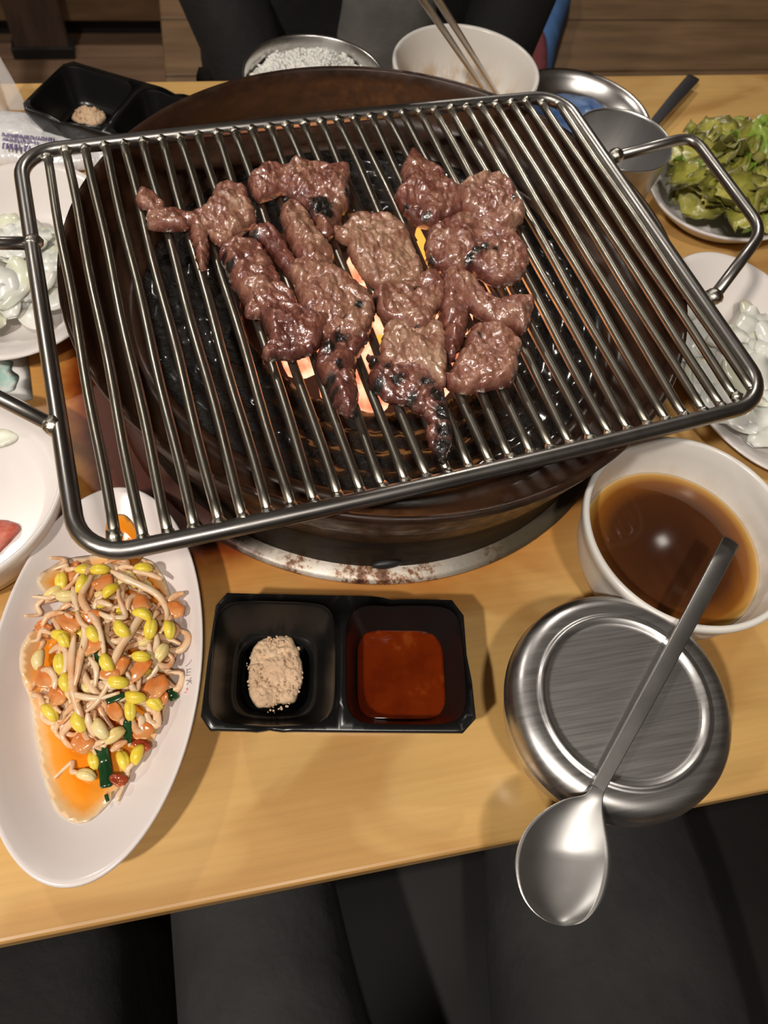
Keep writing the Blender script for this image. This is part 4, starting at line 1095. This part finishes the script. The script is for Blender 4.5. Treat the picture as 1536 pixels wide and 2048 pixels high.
cc_ = Vector((.3030, .4660, ZT)); CH = .070
cp = tag(obj('steel_cup', *lathe([(0, .002), (.027, .002), (.0285, .004), (.0358, CH - .002), (.0364, CH), (.0372, CH + .0004), (.0374, CH - .0006), (.0368, CH - .002), (.0296, .003), (.0285, .0006), (0, .0006)], 80, cc_), M['steel'], None, cc_), 'straight-sided stainless steel cup just beyond the right end of the grill', 'cup')
h0, nk, tp = at(1385, 160, .006), at(1300, 258, .006), at(1262, 300, .004)
hm, bm_ = spoon_mesh(h0, nk, tp, .002, 1.35, .016)
sp2 = thing('spoon', 'dark metal spoon lying behind the steel cup with its handle towards the far edge', 'spoon', (nk.x, nk.y, ZT))
for nm, (V, F) in (('handle', hm), ('bowl', bm_)):
    dz = ZT + .0022 + (.0085 if nm == 'bowl' else .002) - max(p.z for p in V) if nm == 'handle' else 0
    obj(nm, [p + Vector((0, 0, .003)) for p in V], F, M['dark_handle'], sp2)

# lettuce plate (right, behind the handle)
lp = at(1462, 372, .024); lp.z = ZT
prof2 = [(0, .0060), (.55, .0060), (.66, .0074), (.80, .0150), (.93, .0226), (.985, .0244), (1.0, .0236), (.985, .0218), (.86, .0136), (.68, .0034), (.62, .0008), (.60, .0026), (0, .0028)]
lpl = tag(obj('oval_plate', *lathe(prof2, 96, lp, .074, .062, .35), M['white'], None, lp), 'white plate piled with lettuce beside the right handle of the grill', 'plate')
rl = random.Random(21)


def leaf_mesh(Lf, Wf, seed, ruffle):
    nU, nV = 16, 13; T_, E_ = [], []
    for i in range(nU):
        u = i / (nU - 1); wd = Wf * (.28 + .72 * sin(pi * min(1, .12 + u * .80)) ** .8)
        for j in range(nV):
            v_ = j / (nV - 1) * 2 - 1; e = max(abs(v_), max(0, u - .55) / .45)
            rf = ruffle * e ** 2 * (sin(v_ * 9 + u * 15 + seed) * .6 + noise.noise(Vector((u * 5, v_ * 5, seed))) * 1.1)
            T_.append(Vector((u * Lf - Lf / 2, wd * v_ * (1 - .06 * sin(u * 20 + seed)), rf + .16 * Lf * (v_ * v_) * .5 + Lf * .18 * sin(pi * u) + .003 * noise.noise(Vector((u * 9, v_ * 9, seed + 4))))))
            E_.append(max(0, min(1, (e - .72) * 2.6 + .6 * noise.noise(Vector((u * 4, v_ * 4, seed + 2))))))
    V = T_ + [p - Vector((0, 0, .0006)) for p in T_]; F = []; o = nU * nV
    for i in range(nU - 1):
        for j in range(nV - 1):
            a, b, c, d = i * nV + j, (i + 1) * nV + j, (i + 1) * nV + j + 1, i * nV + j + 1
            F.append((a, b, c, d)); F.append((o + a, o + d, o + c, o + b))
    bd = [(i, 0) for i in range(nU)] + [(nU - 1, j) for j in range(1, nV)] + [(i, nV - 1) for i in range(nU - 2, -1, -1)] + [(0, j) for j in range(nV - 2, 0, -1)]
    for (a, b), (c, d) in zip(bd, bd[1:] + bd[:1]): F.append((a * nV + b, o + a * nV + b, o + c * nV + d, c * nV + d))
    return V, F, E_ + E_


from mathutils import Euler
for k in range(56):
    a = rl.uniform(0, 2 * pi); r = rl.random() ** .6
    x = lp.x + .006 + r * .056 * cos(a); y = lp.y + .010 + r * .050 * sin(a)
    z = ZT + .016 + .026 * (1 - r * r) * rl.uniform(.5, 1) + (.006 if r > .8 else 0)
    fresh = k % 4 == 0
    V, F, E_ = leaf_mesh(rl.uniform(.040, .062), rl.uniform(.014, .021), k * 2.3, rl.uniform(.004, .008))
    E = Euler((rl.uniform(-.7, .7), rl.uniform(-.5, .5), rl.uniform(0, 2 * pi))).to_matrix()
    V = [E @ p for p in V]; lo = min(p.z for p in V)
    V = [Vector((x, y, max(z, ZT + .011 - lo))) + p for p in V]
    if fresh: E_ = [0] * len(V)
    o = obj('lettuce_leaf', V, F, M['leaf_green' if fresh else 'leaf'], None, (x, y, z), attrs={'edge': E_})
    tag(o, 'bright green torn lettuce leaf in the dressed pile on the right plate' if fresh else 'dressed olive lettuce leaf with dark ruffled edges in the pile on the right plate', 'lettuce', 'fresh green lettuce leaves' if fresh else 'dark-edged lettuce leaves')


def onion(c, rad, an, arc, wd, th, tilt, seed, material, label, group):
    V, F = [], []; n_ = 14
    for i in range(n_):
        a = an + arc * (i / (n_ - 1) - .5); wf = wd * (sin(pi * (i + .6) / n_) ** .5)
        rr_ = rad * (1 + .08 * noise.noise(Vector((i * .3, seed, 0))))
        cx_, cy_ = c.x + rr_ * (cos(a) - cos(an)), c.y + rr_ * (sin(a) - sin(an))
        zc = c.z + .003 * noise.noise(Vector((i * .25, seed, 5)))
        for (dw, dz) in ((-.5, -.5), (.5, -.5), (.5, .5), (0, .8), (-.5, .5)):
            V.append(Vector((cx_ + cos(a) * wf * dw * cos(tilt) - cos(a) * th * dz * sin(tilt), cy_ + sin(a) * wf * dw * cos(tilt) - sin(a) * th * dz * sin(tilt), zc + wf * dw * sin(tilt) + th * dz * cos(tilt))))
    for i in range(n_ - 1):
        for k in range(5): F.append((i * 5 + k, (i + 1) * 5 + k, (i + 1) * 5 + (k + 1) % 5, i * 5 + (k + 1) % 5))
    F.append(tuple(range(4, -1, -1))); F.append(tuple((n_ - 1) * 5 + k for k in range(5)))
    tag(obj('onion_slice', V, F, material, None, c), label, 'onion', group)


def onion_plate(c, ax, ay, rot, cnt, rx, ry, dx, dy, seed, plabel, olabel, ogroup):
    pl_ = tag(obj('oval_plate', *lathe(prof2, 96, c, ax, ay, rot), M['white'], None, c), plabel, 'plate')
    ro = random.Random(seed)
    for k in range(cnt):
        a = ro.uniform(0, 2 * pi); r = ro.random() ** .55; x, y = c.x + dx + rx * r * cos(a), c.y + dy + ry * r * sin(a)
        z = ZT + .0125 + .013 * (1 - r * r) * (k / cnt) + .004 * r
        gl = k % 6 == 0
        onion(Vector((x, y, z)), ro.uniform(.020, .036), ro.uniform(0, 2 * pi), ro.uniform(.8, 1.5), ro.uniform(.013, .021), .0013, ro.uniform(-.2, .2), k + seed, M['onion_green' if gl else 'onion'],
              olabel.replace('pale', 'greenish') if gl else olabel, ogroup + (' with a green tint' if gl else ''))


orc = at(1502, 712, .022); orc.z = ZT
onion_plate(orc, .102, .062, 1.48, 46, .040, .066, -.004, -.004, 31, 'white oval plate of sliced onion under the right end of the grill', 'pale onion slice on the plate under the right end of the grill', 'onion slices on the right plate')
olc = at(35, 508, .022); olc.z = ZT
onion_plate(olc, .094, .070, 1.45, 34, .038, .050, -.006, -.012, 41, 'white oval plate of sliced onion under the left end of the grill', 'pale onion slice on the plate under the left end of the grill', 'onion slices on the left plate')

# deep white meat plate at the left edge
pl2 = Vector((-.1640, .2450, ZT))
c_, r_ = (-.1650, .2430), .0655
dpp = [(0, .012), (.050, .012), (.0565, .0135), (.0605, .020), (.0632, .0315), (.0645, .0350), (.0662, .0354), (.0672, .0342), (.0668, .030), (.0645, .018), (.060, .005), (.056, .0008), (.052, .0008), (.050, .006), (0, .006)]
tag(obj('deep_plate', *lathe(dpp, 100, pl2), M['white'], None, pl2), 'deep white plate with a scrap of raw meat at the left edge', 'plate')
poly = resample([tuple(at(*p, .016)[:2]) for p in [(-60, 1090), (-30, 1040), (5, 1034), (38, 1048), (22, 1072), (2, 1092), (-30, 1120)]], .002)
V, F, _, _ = slab(poly, .002, lambda x, y, d: ZT + .0128 + .004 * math.sqrt(min(1, d / .004)) + .0012 * fbm((x, y, 1), 200), lambda x, y, d: ZT + .0128)
tag(obj('raw_meat', V, F, M['raw'], None, (poly[0][0], poly[0][1], ZT + .0125)), 'scrap of raw red meat on the deep white plate', 'meat')
poly = resample([tuple(at(*p, .015)[:2]) for p in [(-20, 858), (10, 852), (38, 868), (20, 884), (-15, 892), (-35, 875)]], .002)
V, F, _, _ = slab(poly, .002, lambda x, y, d: ZT + .0125 + .002 * math.sqrt(min(1, d / .003)), lambda x, y, d: ZT + .0125)
tag(obj('garlic_slice', V, F, M['onion_green'], None, (poly[0][0], poly[0][1], ZT + .0123)), 'thin beige garlic slice on the deep white plate', 'garlic')

# printed paper under the two left plates
P4 = [at(*p, 0) for p in [(48, 640), (66, 800), (-160, 860), (-170, 650)]]
poly = []
for a, b in zip(P4, P4[1:] + P4[:1]): poly += [(a.x + (b.x - a.x) * k / 8, a.y + (b.y - a.y) * k / 8) for k in range(8)]
V, F, _, _ = slab(poly, .008, lambda x, y, d: ZT + .0009, lambda x, y, d: ZT + .0004)
pap = tag(obj('paper_napkin', V, F, M['paper'], None, (P4[0].x, P4[0].y, ZT)), 'white paper with a mint green print lying between the two left plates', 'napkin')
poly = resample([tuple(at(*p, .001)[:2]) for p in [(-40, 700), (0, 702), (10, 716), (26, 724), (24, 740), (38, 752), (34, 768), (22, 784), (-40, 790)]], .0014)
V, F, _, _ = slab(poly, .004, lambda x, y, d: ZT + .00115, lambda x, y, d: ZT + .00095)
obj('print', V, F, M['mint'], pap)

# plastic sleeve and its loose clear film at the far left
P4 = [at(*p, .012) for p in [(-60, 232), (52, 216), (150, 262), (255, 272), (230, 312), (90, 322), (-60, 300)]]
poly = resample([(p.x, p.y) for p in P4], .003)
V, F, _, _ = slab(poly, .004, lambda x, y, d: ZT + .004 + .012 * math.sqrt(min(1, d / .014)) + .0022 * fbm((x, y, 2), 70, 3) * min(1, d / .006), lambda x, y, d: ZT + .0012)
slv = tag(obj('wet_wipe_sleeve', V, F, M['sleeve'], None, (poly[0][0], poly[0][1], ZT)), 'crinkled white plastic sleeve with violet print by the far black dish', 'sleeve')
ink = []
ri = random.Random(8)
for row, (x0, x1, y0, hgt, rad) in enumerate(((4, 108, 266, 6, .00045), (6, 78, 276, 5, .0004), (6, 62, 287, 10, .0007))):
    x = x0
    while x < x1:
        wl_ = ri.uniform(3, 7) * (1.6 if row == 2 else 1); yy = y0 + (x - x0) * .10
        ink.append(tube([at(x + (0 if k else ri.uniform(0, 2)), yy + k * hgt, .0185) for k in range(2)], rad, 4)); ink.append(tube([at(x, yy + ri.choice((0, hgt * .5, hgt)), .0185), at(x + wl_ * .6, yy + ri.choice((0, hgt * .5, hgt)), .0185)], rad, 4))
        x += wl_
o = obj('printed_lines', *join(ink), M['ink'], slv)
fp = []
base_ = [at(-40, 250, .004), at(-5, 245, .004), at(20, 240, .004), at(40, 236, .004), at(52, 232, .004)]
tops = [(-30, 120), (4, 112), (14, 100), (24, 118), (32, 104)]
V, F = [], []
nU, nV = 15, 15
for i in range(nU):
    u = i / (nU - 1); b0 = base_[0].lerp(base_[-1], u); zt = .062 + .010 * sin(u * 19) + .006 * sin(u * 41)
    for j in range(nV):
        v_ = j / (nV - 1); V.append(Vector((b0.x + .003 * sin(u * 14 + v_ * 3) - .004 * v_, b0.y + .006 * sin(u * 11) * (.3 + v_) + .004 * v_, ZT + .010 + zt * v_)))
n_ = len(V); V += [p + Vector((0, .0006, 0)) for p in V]
for i in range(nU - 1):
    for j in range(nV - 1): a = i * nV + j; F.append((a, a + nV, a + nV + 1, a + 1)); F.append((n_ + a, n_ + a + 1, n_ + a + nV + 1, n_ + a + nV))
obj('loose_film', V, F, M['film'], slv)

# ================================================================== PEOPLE AND SEATS
sb = thing('bench', 'brown wooden bench along the far side of the table', 'bench', (.7, 1.2, 0))
for k in range(4):
    obj('seat_board', *box(-.05, 1.9, .86 + k * .155, 1.012 + k * .155, .425, .45, .003), M['bench_wood'], sb, smooth=False)
for x in (.02, 1.8):
    for y in (.9, 1.42): obj('leg', *box(x - .025, x + .025, y - .025, y + .025, 0, .424, .003), M['dark_wood'], sb, smooth=False)
gt = thing('folded_jacket', 'blue garment with a maroon edge folded on the bench beside the seated person', 'jacket', (.62, 1.28, .45))
poly = resample([tuple(at(*p, -.25)[:2]) for p in [(1072, -70), (1152, -60), (1128, 50), (1102, 150), (1060, 150)]], .006)
V, F, _, _ = slab(poly, .010, lambda x, y, d: .47 + .03 * math.sqrt(min(1, d / .02)) + .006 * fbm((x, y, 3), 25, 2), lambda x, y, d: .451)
obj('cloth', V, F, M['blue_cloth'], gt)
poly = resample([tuple(at(*p, -.245)[:2]) for p in [(1060, 165), (1093, 165), (1094, 70), (1070, 50)]], .006)
V, F, _, _ = slab(poly, .010, lambda x, y, d: .50 + .008 * math.sqrt(min(1, d / .01)), lambda x, y, d: .47)
obj('trim', V, F, M['red_cloth'], gt)

st = thing('padded_stool', 'black padded stool at the near side of the table', 'stool', (.08, -.30, 0))
obj('cushion', *box(-.09, .52, -.52, .05, .40, .455, .025), M['black_vinyl'], st)
for x in (-.05, .47):
    for y in (-.48, .01): obj('leg', *box(x - .02, x + .02, y - .02, y + .02, 0, .40), M['black_metal'], st, smooth=False)


bg = obj('infill', *box(-.42, -.128, -.40, .06, 0, .50, .04), M['black_cloth'], None, (-.27, -.17, 0)); tag(bg, 'added black bag standing on the floor beside the stool at the lower left', 'infill')  # added block that keeps the gap below the table edge black


def skinned(name, nodes, edges, material, parent=None, base=(0, 0, 0), sub=2, root=0):
    """one continuous surface grown around a skeleton: nodes {key:(x,y,z,rx,ry)}"""
    keys = list(nodes); me = bpy.data.meshes.new('sk')
    me.from_pydata([nodes[k][:3] for k in keys], [(keys.index(a), keys.index(b)) for a, b in edges], [])
    o = bpy.data.objects.new('sk', me); C.objects.link(o)
    md = o.modifiers.new('s', 'SKIN'); sv = me.skin_vertices[0].data
    for i, k in enumerate(keys):
        n_ = nodes[k]; sv[i].radius = (n_[3], n_[4] if len(n_) > 4 else n_[3]); sv[i].use_root = (i == root)
    md.use_smooth_shade = True
    s_ = o.modifiers.new('u', 'SUBSURF'); s_.levels = sub; s_.render_levels = sub
    dg = bpy.context.evaluated_depsgraph_get(); ev = o.evaluated_get(dg); mm_ = ev.to_mesh()
    V = [v_.co.copy() for v_ in mm_.vertices]; F = [tuple(p.vertices) for p in mm_.polygons]
    ev.to_mesh_clear(); bpy.data.objects.remove(o); bpy.data.meshes.remove(me)
    return obj(name, V, F, material, parent, base)


def head(parent, c, s_, fy):
    """skin head with face turned to fy*(+y); c centre"""
    def fn(p):
        k = 1.0
        k -= .10 * max(0, -p.z) * (1 - .5 * max(0, p.y * fy))
        return k
    V, F = icos(4, c, (.074 * s_, .092 * s_, .115 * s_), fn)
    out = []
    for v_ in V:
        q = Vector(v_) - Vector(c); x, y, z = q.x / s_, q.y * fy / s_, q.z / s_
        if y > 0:
            y += .020 * math.exp(-(x / .011) ** 2 - ((z + .018) / .022) ** 2)                 # nose
            y -= .008 * sum(math.exp(-((x - sx_ * .030) / .014) ** 2 - ((z - .010) / .011) ** 2) for sx_ in (-1, 1))   # eye sockets
            y += .005 * math.exp(-(x / .022) ** 2 - ((z + .058) / .010) ** 2)                 # lips
        out.append(Vector((c[0] + x * s_, c[1] + y * fy * s_, c[2] + z * s_)))
    hd = obj('head', out, F, M['skin'], parent)
    for sx_ in (-1, 1):
        obj('ear', *icos(2, (c[0] + sx_ * .075 * s_, c[1] - .004 * fy, c[2] - .006), (.010, .018, .030)), M['skin'], hd)
        obj('eye', *icos(2, (c[0] + sx_ * .030 * s_, c[1] + fy * .076 * s_, c[2] + .010), (.012, .010, .008)), M['hair'], hd)
    obj('mouth', *icos(2, (c[0], c[1] + fy * .083 * s_, c[2] - .058 * s_), (.022, .008, .007)), M['lip'], hd)
    Vh, Fh = icos(4, (c[0], c[1] - fy * .010, c[2] + .018), (.084 * s_, .098 * s_, .112 * s_))
    keep = lambda p: (Vector(p).y - c[1]) * fy < .030 + max(0, Vector(p).z - c[2] - .04) * 1.1 and Vector(p).z > c[2] - .075
    Fh = [f for f in Fh if all(keep(Vh[i]) for i in f)]
    used = sorted({i for f in Fh for i in f}); mp_ = {i: k for k, i in enumerate(used)}
    obj('hair', [Vh[i] for i in used], [tuple(mp_[i] for i in f) for f in Fh], M['hair'], parent)


def hand(parent, wrist, d, side, nrm, name='hand'):
    """palm and five fingers from wrist along d; nrm = back of the hand"""
    d = d.normalized(); nrm = (nrm - d * nrm.dot(d)).normalized(); s_ = d.cross(nrm) * side
    nd = {'w': (*wrist, .024, .018)}; ed = []
    pm = wrist + d * .045; nd['p'] = (*pm, .036, .014); ed.append(('w', 'p'))
    for i, (off, ln) in enumerate(((-.030, .062), (-.010, .074), (.011, .078), (.031, .068))):
        a = wrist + d * .085 + s_ * off; nd[f'k{i}'] = (*a, .0095, .0095); ed.append(('p', f'k{i}'))
        b = a + d * ln * .45 - nrm * .010; c = b + d * ln * .30 - nrm * .016; e = c + d * ln * .18 - nrm * .016
        for nm, p, r in (('m', b, .0088), ('n', c, .0080), ('t', e, .0068)): nd[f'{nm}{i}'] = (*p, r, r)
        ed += [(f'k{i}', f'm{i}'), (f'm{i}', f'n{i}'), (f'n{i}', f't{i}')]
    a = wrist + d * .030 + s_ * .040 - nrm * .006; b = a + d * .034 + s_ * .016 - nrm * .008; c = b + d * .026 + s_ * .002 - nrm * .006
    nd['th0'] = (*a, .013, .013); nd['th1'] = (*b, .0105, .0105); nd['th2'] = (*c, .0085, .0085)
    ed += [('p', 'th0'), ('th0', 'th1'), ('th1', 'th2')]
    return skinned(name, nd, ed, M['skin'], parent)


# diner on the far side: black jacket, grey shirt, seated on the bench, forearms resting in the lap
px = .175
per = thing('person', 'person in a black jacket over a grey top seated across the table', 'person', (px, .93, .45))
nod = {'pel': (px, .95, .560, .160, .105), 'bel': (px, .875, .72, .165, .105), 'che': (px, .865, .95, .160, .105), 'nek': (px, .865, 1.10, .062, .055), 'ntop': (px, .845, 1.19, .050, .050),
       'sl': (px - .16, .865, 1.05, .060, .060), 'el': (px - .165, .86, .80, .052, .052), 'wl': (px - .11, .735, .665, .038, .038),
       'sr': (px + .17, .865, 1.05, .062, .062), 'er': (px + .19, .86, .80, .052, .052), 'wr': (px + .11, .735, .665, .038, .038),
       'hl': (px - .095, .88, .545, .088, .080), 'kl': (px - .13, .52, .545, .062, .058), 'al': (px - .13, .54, .10, .042, .045), 'tl': (px - .13, .42, .05, .036, .030),
       'hr': (px + .095, .88, .545, .088, .080), 'kr': (px + .13, .52, .545, .062, .058), 'ar': (px + .13, .54, .10, .042, .045), 'tr': (px + .13, .42, .05, .036, .030)}
skinned('clothed_body', nod, [('pel', 'bel'), ('bel', 'che'), ('che', 'nek'), ('nek', 'ntop'), ('che', 'sl'), ('sl', 'el'), ('el', 'wl'), ('che', 'sr'), ('sr', 'er'), ('er', 'wr'), ('pel', 'hl'), ('hl', 'kl'), ('kl', 'al'), ('al', 'tl'), ('pel', 'hr'), ('hr', 'kr'), ('kr', 'ar'), ('ar', 'tr')], M['black_cloth'], per)
head(per, (px, .83, 1.285), 1.0, -1)
hand(per, Vector((px - .095, .725, .655)), Vector((.8, -.15, -.25)), -1, Vector((0, 0, 1)))
hand(per, Vector((px + .095, .725, .655)), Vector((-.8, -.15, -.25)), 1, Vector((0, 0, 1)))
gc = at(775, 70, -.03)
V, F = icos(4, (gc.x, gc.y + .012, .72), (.052, .030, .125), lambda p: 1 + .05 * noise.noise(p * 3))
obj('grey_top', V, F, M['grey_cloth'], per)

# the diner who holds the camera: seated at the near side, dark trousers in view at the lower edge
pv = .085
pn = thing('person', 'person in charcoal trousers seated at the near edge, thighs below the spoon', 'person', (pv, -.34, .45))
nod = {'pel': (pv, -.36, .560, .155, .105), 'bel': (pv, -.375, .70, .130, .100), 'che': (pv, -.385, .95, .150, .110), 'nek': (pv, -.385, 1.10, .062, .055), 'ntop': (pv, -.365, 1.19, .050, .050),
       'sl': (pv - .17, -.385, 1.05, .060, .060), 'el': (pv - .27, -.46, .80, .050, .050), 'wl': (pv - .22, -.33, .67, .036, .036),
       'sr': (pv + .17, -.385, 1.05, .060, .060), 'er': (pv + .27, -.46, .80, .050, .050), 'wr': (pv + .22, -.33, .67, .036, .036)}
skinned('torso', nod, [('pel', 'bel'), ('bel', 'che'), ('che', 'nek'), ('nek', 'ntop'), ('che', 'sl'), ('sl', 'el'), ('el', 'wl'), ('che', 'sr'), ('sr', 'er'), ('er', 'wr')], M['black_cloth'], pn)
nod = {'pel': (pv, -.37, .555, .150, .095), 'hl': (pv - .085, -.30, .545, .092, .085), 'ml': (pv - .108, -.06, .545, .066, .066), 'kl': (pv - .12, .14, .535, .060, .058), 'al': (pv - .12, .12, .10, .045, .048), 'tl': (pv - .12, .24, .045, .038, .030),
       'hr': (pv + .095, -.30, .545, .095, .085), 'mr': (pv + .130, -.06, .545, .100, .072), 'kr': (pv + .155, .14, .535, .070, .060), 'ar': (pv + .15, .12, .10, .045, .048), 'tr': (pv + .15, .24, .045, .038, .030)}
skinned('trousers', nod, [('pel', 'hl'), ('hl', 'ml'), ('ml', 'kl'), ('kl', 'al'), ('al', 'tl'), ('pel', 'hr'), ('hr', 'mr'), ('mr', 'kr'), ('kr', 'ar'), ('ar', 'tr')], M['charcoal_cloth'], pn, sub=2)
head(pn, (pv, -.345, 1.285), 1.0, 1)
hand(pn, Vector((pv - .21, -.32, .665)), Vector((.45, .7, -.15)), 1, Vector((0, .3, 1)))
hand(pn, Vector((pv + .21, -.32, .665)), Vector((-.45, .7, -.15)), -1, Vector((0, .3, 1)))
